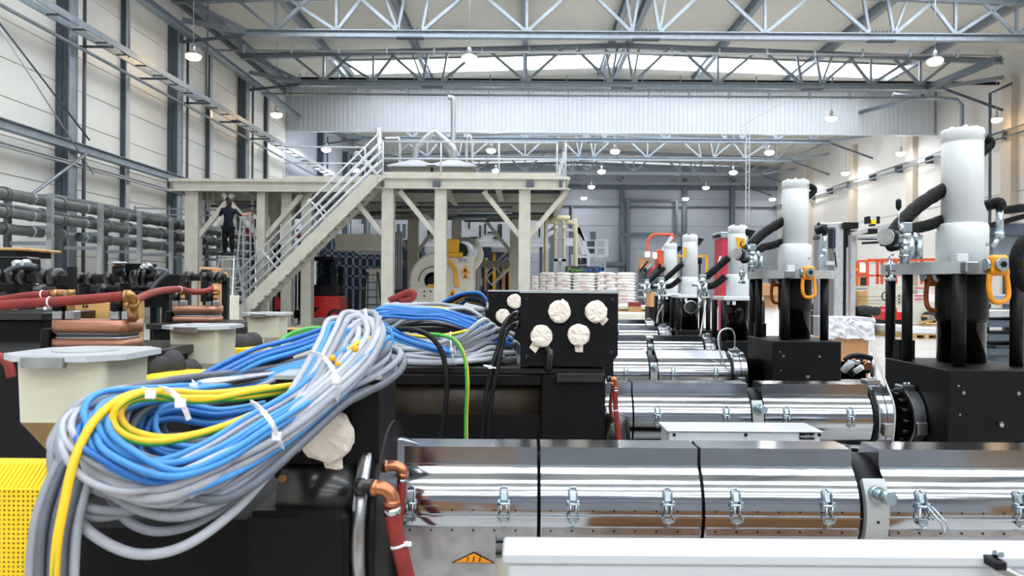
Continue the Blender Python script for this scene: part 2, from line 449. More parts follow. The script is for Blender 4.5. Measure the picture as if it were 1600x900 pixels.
# wind brace rods and hanging rod on the left wall
b = B(); b.tube([(XL+.9, 21., CZ+7.9), (XL+.9, 26., CZ+5.1)], .03, 6); b('tie_rod', 'galv_dark', label='dark diagonal tie rod left of the foremost wall column', cat='tie rod')
b = B(); b.tube([(XL+1.05, 20.5, CZ+8.0), (XL+1.05, 26.0, CZ+3.9)], .025, 6); b('tie_rod', 'alu', label='pale diagonal tie rod behind the dark one at the left edge', cat='tie rod')
b = B(); b.tube([(XL+1.1, 25.6, CZ+4.6), (XL+1.1, 22.4, CZ+2.6)], .05, 6); b('tie_rod', 'galv', label='short diagonal strut below the wall rail at far left', cat='tie rod')
B().cyl((XL+1.25, 27.9, CZ+8.6), (XL+1.25, 27.9, 14.6), .04, n=8)('hanger_rod', 'galv', label='hanger rod above the cable ladder between first two columns', cat='rod')
B().cyl((XL+1.25, 34.8, CZ+8.6), (XL+1.25, 34.8, 14.6), .04, n=8)('hanger_rod', 'galv', label='hanger rod by the lit lamp near the left wall', cat='rod')

B().box(XL-.3, XR+.3, YF-.3, YF, 0, 15.4)('wall_front', 'far_wall', kind='structure')
# right wall
WR = B().box(XR, XR+.3, YF, YB, 0, 15)('wall_right', 'wall_right_mat', kind='structure')
for k, y in enumerate([33.7, 42.4, 53.0, 62.5, 72.]):
    B().box(XR-.4, XR, y-.45, y+.45, 0, 13.6)('pilaster', 'pilaster_tan', WR)
for k, y in enumerate([38, 48, 58, 67.5]):
    for z in (3.5, 7.0, 10.5): B().box(XR-.02, XR, y-9, y+.9, z, z+.04)('panel_joint', 'panel_joint', WR)
t = thing('cable_ladder', 'grey cable ladder sloping across the right wall behind the white cylinders', 'cable ladder', (XR-.5, 0, CZ+8.9))
for dz in (0, .35): B().box(XR-.6, XR-.55, 20, YB-.5, CZ+8.75+dz, CZ+8.87+dz)('side_rail', 'galv_dark', t)
y = 30.
while y < YB-1:
    B().box(XR-.6, XR-.05, y, y+.1, CZ+8.7, CZ+9.25)('bracket', 'galv_dark', t); y += 4.1
# drain pipes near the right wall
for pts, l in (([at(1395, 148, 46), at(1495, 156, 46), at(1503, 165, 46), at(1503, 200, 46), at(1503, 496, 46)], 'grey pipe bending down in front of the right wall'),
               ([at(1582, 130, 40), at(1547, 146, 40.5), at(1546, 497, 40.5)], 'thin dark pipe down the right wall near the tan pilaster')):
    b = B(); b.tube(pts, .13 if 'grey' in l else .08, 10); b('drain_pipe', 'galv' if 'grey' in l else 'galv_dark', label=l, cat='pipe')
b = B(); b.bar(at(1442, 150, 41.9), at(1300, 187, 55), .2, .2); b('wall_strut', 'galv_dark', label='dark slanting strut under the right end of the second truss', cat='strut')
b = B(); b.bar(at(1450, 137, 41.9), at(1560, 92, 36), .35, .3); b('wall_strut', 'galv_dark', label='thick dark strut rising right from the second truss end', cat='strut')

# middle parapet (corrugated sheet hanging between the halls)
yp = 50.2; zb = CZ+10.62
b = B(); n = int((XR-XL)/.3); prof = []
for i in range(n):
    x0 = XL+i*.3
    prof += [(x0, yp), (x0+.17, yp), (x0+.2, yp+.05), (x0+.27, yp+.05)]
vs = []; fs = []
for x, y in prof: vs += [(x, y, zb), (x, y, zroof(x)-.05)]
for i in range(len(prof)-1): fs.append((2*i, 2*i+2, 2*i+3, 2*i+1))
b.add(vs, fs)
WM = b('wall_middle', 'parapet_white', kind='structure')
B().box(XL, XR, yp+.06, yp+.2, zb+.02, 15.4)('backing', 'galv', WM)
B().box(XL, XR, yp-.06, yp+.3, zb-.08, zb+.02)('trim_edge', 'parapet_white', WM)
ibeam(B(), (XL, yp-.6, ZT+2.3), (XR, yp-.6, ZT+2.3))('parapet_beam', 'galv', label='slim beam across the top of the white corrugated parapet', cat='beam')
# pipes across the hall
for (z, y, r, m_, l) in ((CZ+12.05, 42.9, .1, 'black_satin', 'black sprinkler pipe crossing the hall in front of the skylight'), (CZ+10.55, 40.5, .06, 'galv', 'thin silver pipe crossing the hall below the second truss'),
                      (CZ+10.9, 34.2, .05, 'alu', 'thin pale pipe crossing the hall just under the foremost truss')):
    t = thing('ceiling_pipe', l, 'pipe', (RIDGE, y, z))
    x1 = 27.5
    B().cyl((-14.4, y, z), (x1 if r > .07 else 22, y, z), r, n=10)('pipe', m_, t)
    x = -13.
    while x < 22:
        B().box(x-.03, x+.03, y-r-.03, y+r+.03, z-r-.04, z+r+.2)('hanger', 'galv', t); x += 2.2
# vertical mast of cable ladder hanging at px 1170
t = thing('cable_mast', 'slim vertical cable ladder hanging behind the third white cylinder', 'cable ladder', at(1170, 350, 21))
p0 = at(1168, 195, 21); p1 = at(1168, 350, 21)
for dx in (-.035, .06): B().bar((p0.x+dx, 21, p0.z), (p0.x+dx, 21, p1.z), .022)('side_rail', 'alu', t)
for k in range(12): B().box(p0.x-.03, p0.x+.06, 20.99, 21.01, p1.z+.1+k*.23, p1.z+.12+k*.23)('rung', 'alu', t)
B().bar(p0+Vector((-.2, 0, -.05)), p0+Vector((1.0, 0, .65)), .04)('stay', 'alu', t)
B().cyl(at(592, 200, 29), at(592, 276, 29), .12, n=12)('vent_pipe', 'alu', label='silver vertical pipe at the top of the platform stairs', cat='pipe')
B().tube(smooth_path([at(700, 152, 31), at(704, 153, 31), at(708, 157, 31), at(708, 200, 31), at(708, 276, 31)], 4), .1, 12)('vent_pipe', 'alu', label='silver pipe running down to the platform between the white hoods', cat='pipe')

# far wall
WF = B().box(XL-.3, XR+.3, YB, YB+.3, 0, 15)('wall_back', 'panel_joint', kind='structure')
xs = [XL, -9, -3, 3.2, 10.8, 17.7, 23.0, XR]
for i in range(len(xs)-1):
    for z0, z1 in ((0, 4.2), (4.2, 8.3), (8.3, 11.3), (11.3, 15)):
        B().box(xs[i]+.03, xs[i+1]-.03, YB-.06, YB, z0+.03, z1-.03)('panel', 'far_wall', WF)
for k, x in enumerate(xs[1:-1]):
    b = B(); ibeam(b, (x, YB-.35, 0), (x, YB-.35, 13.6), .5, .5, .05, .05); b('wall_column', 'far_steel', label='dark column on the grey end wall, '+['first', 'second', 'third', 'fourth', 'fifth', 'sixth'][k]+' from the left', cat='column', group='columns on the grey end wall')
B().bar((XL, YB-.3, ZT-.2), (XR, YB-.3, ZT-.2), .3, .4)('end_beam', 'far_steel', label='dark beam along the top of the grey end wall', cat='beam')
B().cyl((3, YB-.5, CZ+9.05), (XR, YB-.5, CZ+9.05), .09, n=8)('wall_pipe', 'far_steel', label='thin pipe running level along the grey end wall', cat='pipe')
t = thing('gate_frame', 'tall dark steel door frame on the grey end wall', 'frame', at(1020, 450, YB-.7))
for p, q, w_ in (((981, 314), (981, 450), .5), ((1057, 314), (1057, 366), .35), ((974, 314), (1066, 314), .3), ((973, 366), (1068, 366), .4), ((970, 366), (970, 418), .5)):
    B().bar(at(*p, YB-.7), at(*q, YB-.7), w_*.8, w_*.8)('frame_bar', 'far_steel', t)
DR = B()
DR.box(at(985, 0, YB-.4).x, at(1066, 0, YB-.4).x, YB-.3, YB-.1, 0, CZ+5.4); DR = DR('door_1', 'far_wall', kind='structure')
for k in range(7): B().box(at(985, 0, YB-.4).x, at(1066, 0, YB-.4).x, YB-.34, YB-.3, .95*k+.05, .95*k+.9)('panel', 'far_wall', DR)
B().box(at(1090, 0, YB-.4).x, at(1140, 0, YB-.4).x, YB-.34, YB-.1, 0, CZ+4.9)('door_2', 'far_wall', kind='structure')
b = B(); b.tube([at(892, 330, 78), at(892, 322, 78), at(892, 472, 78)][1:], .22, 8); b('drain_pipe', 'far_steel', label='dark vertical pipe on the end wall above the cream pipes', cat='pipe')
b = B(); b.tube([at(940, 414, 79), at(972, 414, 79), at(974, 412, 79), at(974, 368, 79)], .3, 8); b('drain_pipe', 'far_steel', label='dark pipe bending up beside the tall door frame', cat='pipe')

# pendant lamps
lg = 'round pendant lamps hanging from the roof'
LZ = CZ+9.65
def make_lamp(x, y, z, label):
    t = thing('pendant_lamp', label, 'lamp', (x, y, z), lg)
    B().cyl((x, y, z+.45), (x, y, zroof(x)), .015, n=6)('cord', 'alu', t)
    B().lathe([(.05, 0), (.09, .3), (.1, .7), (.06, 1)], (x, y, z+.2), (x, y, z+.5), 12)('lamp_housing', 'alu', t)
    B().lathe([(.06, 0), (.3, .5), (.34, 1)], (x, y, z+.22), (x, y, z+.06), 20)('lamp_shade', 'alu', t)
    B().lathe([(.31, 0), (.3, .45), (.22, .8), (.08, 1)], (x, y, z+.075), (x, y, z-.14), 20)('diffuser', 'lamp_glow' if y < 50 else 'lamp_cool', t)
    return t
L0 = None
rows = [(-14.0, 'by the left wall'), (-2.35, 'left of the ridge'), (6.4, 'just right of the ridge'), (17.3, 'over the right aisle'), (26.6, 'by the right wall')]
ns = ['nearest', 'second', 'third', 'fourth', 'fifth', 'sixth']
for rx, rl in rows:
    for k, y in enumerate([31.2, 41.7, 52.2, 61.2, 70.4, 79.2]):
        if rx == 6.4 and k < 2: continue
        if rx == 26.6 and k == 0: continue
        if rx == -2.35 and k == 1: continue
        lab = 'round lit pendant lamp '+rl+', '+ns[k]+' of its row'
        make_lamp(rx, y, LZ, lab)

# ======================= EXTRUDER BARRELS =======================
BZ, BR = .902, .112
ROWS = [1.58, 2.62, 3.9, 5.18, 6.5, 7.8]
def latch(y0, x, parent, op=False, s=1.):
    """toggle clamp on the front of a cover; front of the shell faces -Y"""
    b = B(); zc = BZ
    def P(dx, h, out):
        h = h*.72-.004 if h > 0 else h-.004
             # h: height above centre, out: distance off the shell
        a = math.asin(max(-1, min(1, h/BR))); r = BR+out
        return (x+dx*s, y0-r*math.cos(a), zc+r*math.sin(a))
    def bar(p, q, w, h=.004): b.bar(p, q, w, h, .001, up=(0, -1, 0))
    bar(P(0, .04, .002), P(0, .064, .002), .018)                   # top plate
    bar(P(-.01, .018, .002), P(-.01, .042, .006), .004, .012); bar(P(.01, .018, .002), P(.01, .042, .006), .004, .012)
    b.cyl(P(-.013, .032, .009), P(.013, .032, .009), .003, n=8)
    b.tube([P(-.007, .032, .008), P(-.008, .068, .007), P(-.005, .073, .007), P(.005, .073, .007), P(.008, .068, .007), P(.007, .032, .008)], .0017, 6)
    if op:
        b.tube([P(.006, .03, .014), P(.022, .0, .03), P(.026, -.012, .034), P(.034, -.01, .034), P(.03, .004, .03), P(.012, .034, .014)], .002, 6)
        b.tube([P(-.008, .03, .01), P(-.012, -.005, .012), P(-.004, -.016, .012), P(.006, -.01, .012)], .002, 6)
    else:
        b.tube([P(-.006, .03, .01), P(-.0045, .012, .008), P(-.012, .0, .007), P(-.011, -.009, .006), P(.011, -.009, .006), P(.012, .0, .007), P(.0045, .012, .008), P(.006, .03, .01)], .0018, 6)
    bar(P(0, -.003, .003), P(0, -.012, .005), .017, .007)          # hook
    b.cyl(P(0, -.0135, .001), P(0, -.0135, .009), .0045, n=10)
    return b('latch', 'zinc', parent)
def cover(t, y0, x0, x1, latches=True, lean=0., depth=.078, opn=(), plate_h=.123, rivets=False):
    b = B(); N = 40; a0, a1 = R(128.7), R(360+51.3); k = 0
    arc = [(y0+BR*math.cos(a0+(a1-a0)*i/N), BZ+BR*math.sin(a0+(a1-a0)*i/N)) for i in range(N+1)]
    vs = [(x, p[0], p[1]) for x in (x0, x1) for p in arc]; n = N+1
    b.add(vs, [(i, i+1, n+i+1, n+i) for i in range(N)], True)
    for x in (x0, x1):      # end faces, slightly inset
        b.add([(x+(.001 if x == x0 else -.001), p[0], p[1]) for p in arc], [tuple(range(n))])
    c = b('barrel_cover', 'steel_polish', t)
    b = B(); yf, zf = y0-.07, BZ+.0874
    b.prism([(yf, zf-.004), (yf+lean, BZ+plate_h), (yf+depth, BZ+plate_h), (yf+depth+.03, zf-.01)], x0, x1, 'x')
    b('top_box', 'steel_side', c)
    b = B(); b.box(x0, x1, yf-.004, yf+.001, zf-.006, zf+.001); b.box(x0, x1, y0-BR-.006, y0-BR+.004, BZ-.006, BZ-.003); b('folded_seam', 'chrome', c)
    if rivets:
        h = -.034; yy = y0-math.sqrt(BR*BR-h*h)
        B().box(x0+.003, x1-.003, yy-.004, yy+.003, BZ+h-.008, BZ+h+.006)('rivet_strip', 'steel_brush', c)
        b = B(); k = int((x1-x0)/.042)
        for i in range(k):
            xx = x0+.02+i*.042; b.cyl((xx, yy-.006, BZ+h), (xx, yy-.003, BZ+h), .0022, n=6)
            b.cyl((xx, y0-BR-.001, BZ+.006), (xx, y0-BR+.004, BZ+.006), .0018, n=6)
        b('rivet', 'black_satin', c, kind='stuff')
    if latches:
        L = x1-x0
        for k, f in enumerate((.2, .79) if L > .3 else (.5,)): latch(y0, x0+f*L, c, op=(k in opn))
    return c
def grey_clamp(t, y0, x0, x1, bolt=True):
    b = B(); N = 20; pr = []
    for i in range(N+1):
        a = R(143+i*112/N); pr.append((y0+(BR+.003)*math.cos(a), BZ+(BR+.003)*math.sin(a)))
    for i in range(N, -1, -1):
        a = R(143+i*112/N); pr.append((y0+(BR-.03)*math.cos(a), BZ+(BR-.03)*math.sin(a)))
    b.prism(pr, x0, x1, 'x'); c = b('clamp_block', 'grey_plate', t)
    xm = (x0+x1)/2
    if bolt:
        b = B(); b.cyl((xm, y0-BR+.004, BZ+.042), (xm+.004, y0-BR-.018, BZ+.044), .011, n=14); b.cyl((xm+.004, y0-BR-.018, BZ+.044), (xm+.006, y0-BR-.042, BZ+.046), .014, n=6)
        b.cyl((xm-.001, y0-BR+.008, BZ+.042), (xm, y0-BR-.004, BZ+.042), .017, n=16); b('hex_bolt', 'zinc', c)
        B().cyl((xm, y0-BR-.002, BZ-.012), (xm, y0-BR-.0035, BZ-.012), .003, n=10)('pin_hole', 'black_matte', c)
    B().cyl((x0-.01, y0, BZ), (x1+.01, y0, BZ), BR-.012, n=40)('heater_band', 'black_satin', t)
    return c
def ring(t, y0, x0, x1, r, m='steel_side', block=True):
    b = B(); b.lathe([(r-.03, 0), (r-.004, 0), (r, .06), (r, .46), (r-.004, .5), (r, .54), (r, .94), (r-.004, 1), (r-.03, 1)], (x0, y0, BZ), (x1, y0, BZ), 48, smooth=False)
    for p in b.v: pass
    c = b('band_clamp', m, t)
    if block:
        xm = (x0+x1)/2
        B().box(xm-.018, xm+.018, y0-r-.014, y0-r+.02, BZ-.045, BZ+.0, .003)('clamp_lug', 'steel_brush', c)
        B().box(xm-.03, xm+.02, y0-.03, y0+.02, BZ+r-.004, BZ+r+.012, .003)('top_lug', 'steel_brush', c)
        for dx in (-.008, .006): B().cyl((xm+dx, y0-.012, BZ+r+.01), (xm+dx, y0-.012, BZ+r+.02), .006, n=8)('bolt_head', 'zinc', c)
    return c
def base_under(t, y0, x0, x1):
    B().box(x0+.05, x1-.05, y0-.06, y0+.06, .35, BZ-BR+.004)('support_beam', 'cream', t)
    B().box(x0, x1, y0-.16, y0+.2, 0., .35)('machine_bed', 'black_satin', t)
# machine 1
y0 = ROWS[0]
t = thing('extruder_barrel', 'polished steel extruder barrel running across the foreground', 'barrel', (.4, y0, 0), 'rows of polished extruder barrels')
cover(t, y0, -.285, .030, rivets=True); cover(t, y0, .037, .357, rivets=True); cover(t, y0, .364, .672, rivets=True)
cover(t, y0, .728, 1.06, opn=(0,), rivets=True); cover(t, y0, 1.07, 1.38)
grey_clamp(t, y0, .684, .729)
base_under(t, y0, -.28, 1.4)
B().cyl((-.3, y0, BZ), (1.4, y0, BZ), BR-.016, n=32)('barrel_core', 'black_satin', t)
b = B(); b.box(-.24, -.052, y0-.112, y0-.108, .70, .86); b('sheet_plate', 'steel_brush', t)
B().prism([(-.139, .8035), (-.053, .8035), (-.095, .8255)], y0-.1142, y0-.113, 'y')('sticker_border', 'black_matte', t)
B().prism([(-.134, .805), (-.058, .805), (-.095, .8235)], y0-.1152, y0-.1143, 'y')('warning_sticker', 'orange', t)
b = B()
for k in range(3): b.tube([(-.109+k*.012, y0-.1165, .808), (-.106+k*.012, y0-.1165, .811), (-.108+k*.012, y0-.1165, .814), (-.105+k*.012, y0-.1165, .817)], .0009, 4)
b('sticker_print', 'black_matte', t)
# machine 2 .. 6
def row(k, segs, clamp, rg, label, lean=0., depth=.09):
    y0 = ROWS[k]
    t = thing('extruder_barrel', label, 'barrel', (segs[0][0], y0, 0), 'rows of polished extruder barrels')
    for a, c in segs: cover(t, y0, a, c, latches=k < 4, lean=lean, depth=depth)
    for a, c in clamp: grey_clamp(t, y0, a, c)
    ring(t, y0, rg[0], rg[1], .122)
    B().cyl((segs[0][0], y0, BZ), (rg[2], y0, BZ), .085, n=28)('copper_hub', 'dark_ram', t)
    B().cyl((segs[-1][1]+.002, y0, BZ), (rg[0], y0, BZ), .118, n=36)('heater_band', 'black_satin', t)
    base_under(t, y0, segs[0][0], segs[-1][1])
    return t
t2 = row(1, [(-.02, .373), (.379, .775), (.823, 1.19)], [(.782, .818)], (1.207, 1.262, 1.40), 'second polished extruder barrel, between the black gearbox and the biggest die block')
ring(t2, ROWS[1], 1.335, 1.378, .104, 'steel_brush')
for q in range(9):
    a = R(60+q*24); p = (1.33, ROWS[1]+.088*math.cos(a), BZ+.088*math.sin(a)); B().cyl((1.30, p[1], p[2]), p, .008, n=8)('flange_bolt', 'dark_ram', t2)
row(2, [(.15, .405), (.41, .646), (.697, 1.067)], [(.655, .69)], (1.08, 1.155, 1.26), 'third polished extruder barrel with a broad slanting top plate', lean=.09, depth=.16)
row(3, [(.3, .85), (.90, 1.238)], [(.858, .892)], (1.25, 1.33, 1.40), 'fourth polished extruder barrel, behind the one with the slanting plate')
row(4, [(.4, .8), (.83, 1.164)], [], (1.18, 1.29, 1.36), 'fifth polished extruder barrel, second from the back')
row(5, [(.5, .9), (.93, 1.27)], [], (1.28, 1.37, 1.42), 'furthest polished extruder barrel, in front of the bag pallets')

# thin steel conduits over the barrel ends
for k, (pts, l) in enumerate([([at(1395, 690, 2.45), at(1398, 640, 2.46), at(1385, 600, 2.5), at(1363, 545, 2.62)], 'grey wire loop over the band clamp of the second barrel'),
        ([at(1140, 585, 3.8), at(1128, 560, 3.8), at(1122, 530, 3.82), at(1128, 516, 3.84), at(1142, 514, 3.86), at(1148, 524, 3.88), at(1148, 545, 3.9)], 'arched silver conduit at the end of the third barrel'),
        ([at(1094, 525, 5.0), at(1100, 490, 5.05), at(1103, 470, 5.1)], 'thin wire rising at the end of the fourth barrel'),
        ([at(1026, 505, 6.4), at(1028, 492, 6.4), at(1036, 477, 6.4)], 'silver hose arching behind the fifth barrel')]):
    b = B(); b.tube(smooth_path(pts, 5), .0035*(1+k*.35), 6)
    b('sensor_cable', 'alu', label=l, cat='cable')

# ======================= DIE BLOCKS AND RAMS =======================
def shackle(t, x, y, z, m='orange'):
    b = B(); b.box(x-.03, x+.03, y-.035, y-.006, z-.03, z+.035, .008); b.cyl((x-.03, y-.02, z-.02), (x+.03, y-.02, z-.02), .014, n=12)
    c = b('lifting_shackle', m, t)
    b = B(); b.cyl((x, y-.05, z+.003), (x, y-.03, z+.003), .022, n=20); b.cyl((x-.04, y-.014, z+.003), (x-.03, y-.014, z+.003), .02, n=16); b('shackle_bolt', 'zinc', c)
    B().cyl((x, y-.052, z+.003), (x, y-.048, z+.003), .011, n=6)('bolt_socket', 'black_satin', c)
    pts = [(x-.027, y-.02, z-.03), (x-.031, y-.022, z-.07), (x-.026, y-.024, z-.108), (x-.008, y-.025, z-.122), (x+.018, y-.025, z-.118), (x+.032, y-.024, z-.1), (x+.031, y-.022, z-.06), (x+.027, y-.02, z-.03)]
    B().tube(smooth_path(pts, 4), .0085, 10)('shackle_ring', m, c)
YT = 2.68
def die_and_ram():
    X0 = 1.38; yf = 2.40; yb = 2.72
    t = thing('die_head', '', 'die head', (1.55, 2.56, 0), 'black die blocks with white rams')
    B().box(X0, 1.72, yf, yb+.1, BZ-.16, 1.094, .004)('die_block', 'die_black', t)
    B().box(X0+.03, 1.69, yf+.04, yb+.05, 0, BZ-.158)('stand', 'black_satin', t)
    for (px, py, r) in ((1506, 614, .005), (1498, 603, .003), (1565, 663, .006), (1592, 615, .005), (1500, 648, .003)):
        p = at(px, py, yf)
        B().cyl((p.x, yf-.001, p.z), (p.x, yf+.01, p.z), r*1.3, n=14)('bolt_hole', 'black_matte', t)
        B().lathe([(r*.8, 0), (r, .5), (r*1.5, 1)], (p.x, yf-.0015, p.z), (p.x, yf-.0005, p.z), 14)('hole_rim', 'steel_brush', t)
    p = at(1558, 661, yf); B().cyl((p.x, yf-.025, p.z-.004), (p.x+.005, yf, p.z), .006, n=8)('sensor_plug', 'steel_brush', t)
    # ram column and cylinders
    cx = 1.588; cy = YT
    zt = lambda py: CZ+(450-py)*YT/F
    z_pl0, z_pl1 = CZ+.058, CZ+.1
    B().lathe([(.079, 0), (.079, .52), (.082, .53), (.082, 1)], (cx, cy, 1.09), (cx, cy, z_pl0), 36)('ram_rod', 'dark_ram', t)
    B().lathe([(.08, 0), (.085, .1), (.085, .97), (.08, 1)], (cx, cy, z_pl0-.17), (cx, cy, z_pl0-.005), 36)('ram_collar', 'black_satin', t)
    B().lathe([(.085, 0), (.085, .9), (.083, .92), (.083, .95), (.081, .96), (.081, .97), (.069, 1)], (cx, cy, z_pl1), (cx, cy, z_pl1+.145), 40)('lower_cylinder', 'cyl_white', t)
    B().lathe([(.068, 0), (.068, .86), (.066, .865), (.0695, .875), (.0705, .97), (.067, 1)], (cx, cy, z_pl1+.14), (cx, cy, CZ+.583), 40)('upper_cylinder', 'cyl_white', t)
    for k in range(6):
        a = R(60*k+10); B().cyl((cx+.044*math.cos(a), cy+.044*math.sin(a), CZ+.582), (cx+.044*math.cos(a), cy+.044*math.sin(a), CZ+.592), .008, n=8)('cap_bolt', 'cyl_white', t)
    B().cyl((cx+.045, cy-.05, CZ+.553), (cx+.049, cy-.057, CZ+.553), .006, n=10)('plug_screw', 'steel_brush', t)
    B().cyl((cx+.044, cy-.07, CZ+.165), (cx+.05, cy-.078, CZ+.165), .006, n=10)('plug_screw', 'steel_brush', t)
    B().box(cx-.075, cx-.035, cy-.1, cy-.06, z_pl1, z_pl1+.03, .002)('name_plate', 'white_side', t)
    pl = [(1.372, 2.72), (1.385, 2.62), (1.405, 2.55), (1.47, 2.47), (1.70, 2.47), (1.73, 2.52), (1.73, 2.9), (1.40, 2.9)]
    B().prism(pl, z_pl0, z_pl1, 'z')('top_plate', 'grey_plate', t)
    for x, y, r in ((1.402, 2.70, .018), (1.473, 2.5, .022), (1.682, 2.52, .021), (1.42, 2.86, .018), (1.69, 2.85, .018)):
        B().cyl((x, y, 1.09), (x, y, z_pl0+.001), r, n=18)('tie_bar', 'black_satin', t)
    B().box(1.405, 1.463, 2.76, 2.8, 1.09, 1.165)('guard_plate', 'black_box_mat', t)
    B().box(1.455, 1.50, 2.43, 2.468, z_pl0+.002, z_pl1-.003, .004)('sensor_box', 'steel_brush', t)
    shackle(t, 1.572, 2.47, CZ+.085, 'orange')
    shackle(t, 1.50, 2.72, CZ+.05, 'orange_dark')
    # valve group on the left
    v = thing('valve_group', 'silver valve and sleeved hoses', None, (1.42, 2.5, CZ+.1)); del v['label']; v.parent = t; v.location = Vector((1.38, 2.5, CZ+.1))-t.location
    q = lambda px, py, D=2.55: at(px, py, D)
    b = B(); b.cyl(q(1383, 370, 2.5), q(1400, 373, 2.56), .028, n=24); b('pressure_gauge', 'steel_brush', v)
    b = B(); b.cyl(q(1382.3, 369.8, 2.497), q(1383, 370, 2.5), .023, n=24); b('gauge_face', 'steel_brush', v)
    b = B(); b.lathe([(.027, 0), (.031, .2), (.031, .8), (.027, 1)], q(1386, 371, 2.503), q(1392, 372, 2.52), 24); b('gauge_rim', 'black_satin', v)
    b = B(); b.cyl(q(1398, 372), q(1436, 371), .013, n=12); b.cyl(q(1416, 395), q(1416, 368), .014, n=12); b.cyl(q(1412, 366), q(1408, 350), .011, n=10)
    b.sphere(q(1416, 370), .02, 12, 8); b.cyl(q(1428, 368), q(1440, 371), .009, n=6); b.cyl(q(1425, 371), q(1432, 371), .019, n=6); b('valve_body', 'chrome', v)
    b = B(); c0 = q(1415, 356); b.box(c0.x-.013, c0.x+.016, c0.y-.015, c0.y+.015, c0.z-.016, c0.z+.018, .002); b('valve_block', 'zinc', v)
    b = B(); b.cyl(q(1404, 350), q(1404, 328), .004, n=8); b('lever_rod', 'zinc', v)
    b = B(); b.lathe([(.004, 0), (.009, .2), (.0095, .8), (.005, 1)], q(1404, 328), q(1404, 311), 14); b('lever_knob', 'black_satin', v)
    b = B(); b.cyl(q(1413, 372), q(1413, 412), .015, n=14); b.cyl(q(1413, 378), q(1413, 384), .019, n=6); b.cyl(q(1413, 398), q(1413, 402), .018, n=14); b.cyl(q(1422, 370), q(1422, 405), .016, n=14); b.cyl(q(1436, 374), q(1436, 405), .012, n=10); b('valve_stem', 'zinc', v)
    b = B(); b.cyl(q(1392, 406), q(1392, 440), .0095, n=10); b.box(q(1387, 408).x, q(1397, 408).x, 2.53, 2.57, q(1392, 424).z, q(1392, 412).z, .003); b.box(q(1386, 408).x, q(1398, 408).x, 2.53, 2.57, q(1392, 440).z, q(1392, 434).z, .003)
    b.tube([q(1396, 398), q(1390, 399), q(1388, 407)], .004, 6); b('safety_switch', 'chrome', v)
    def sleeve(pts, r, name='sleeved_hose'):
        P = smooth_path(pts, 8); rs = [r*(1+.035*math.sin(i*1.9)+.03*math.sin(i*3.1)) for i in range(len(P))]
        b = B(); b.tube(P, r, 12, rs=rs); b(name, 'sleeve', v)
    sleeve([q(1386, 385, 2.62), q(1390, 372, 2.62), q(1412, 344, 2.63), q(1440, 318, 2.66), q(1485, 290, 2.7)], .025)
    sleeve([q(1392, 384, 2.58), q(1412, 378, 2.63), q(1428, 358, 2.66), q(1450, 352, 2.68), q(1490, 338, 2.72)], .021)
    sleeve([(cx+.07, cy, CZ+.50), (cx+.10, cy, CZ+.53), (cx+.092, cy, CZ+.55), (cx+.06, cy, CZ+.56)], .016)
    sleeve([q(1540, 322, 2.8), q(1556, 317, 2.78), q(1562, 318, 2.77), q(1563, 326, 2.77)], .021)
    b = B(); b.cyl(q(1562, 326, 2.77), q(1562, 366, 2.77), .013, n=12); b.cyl(q(1562, 362, 2.77), q(1562, 372, 2.77), .018, n=6); b.cyl(q(1562, 370, 2.77), q(1552, 384, 2.75), .008, n=8); b('hose_fitting', 'zinc', v)
    return t
DH = die_and_ram()
DH['label'] = 'biggest white hydraulic ram on a black die block at right'
d2 = dup(DH, (-.135, 1.28, 0), 'second white hydraulic ram on its black die block')
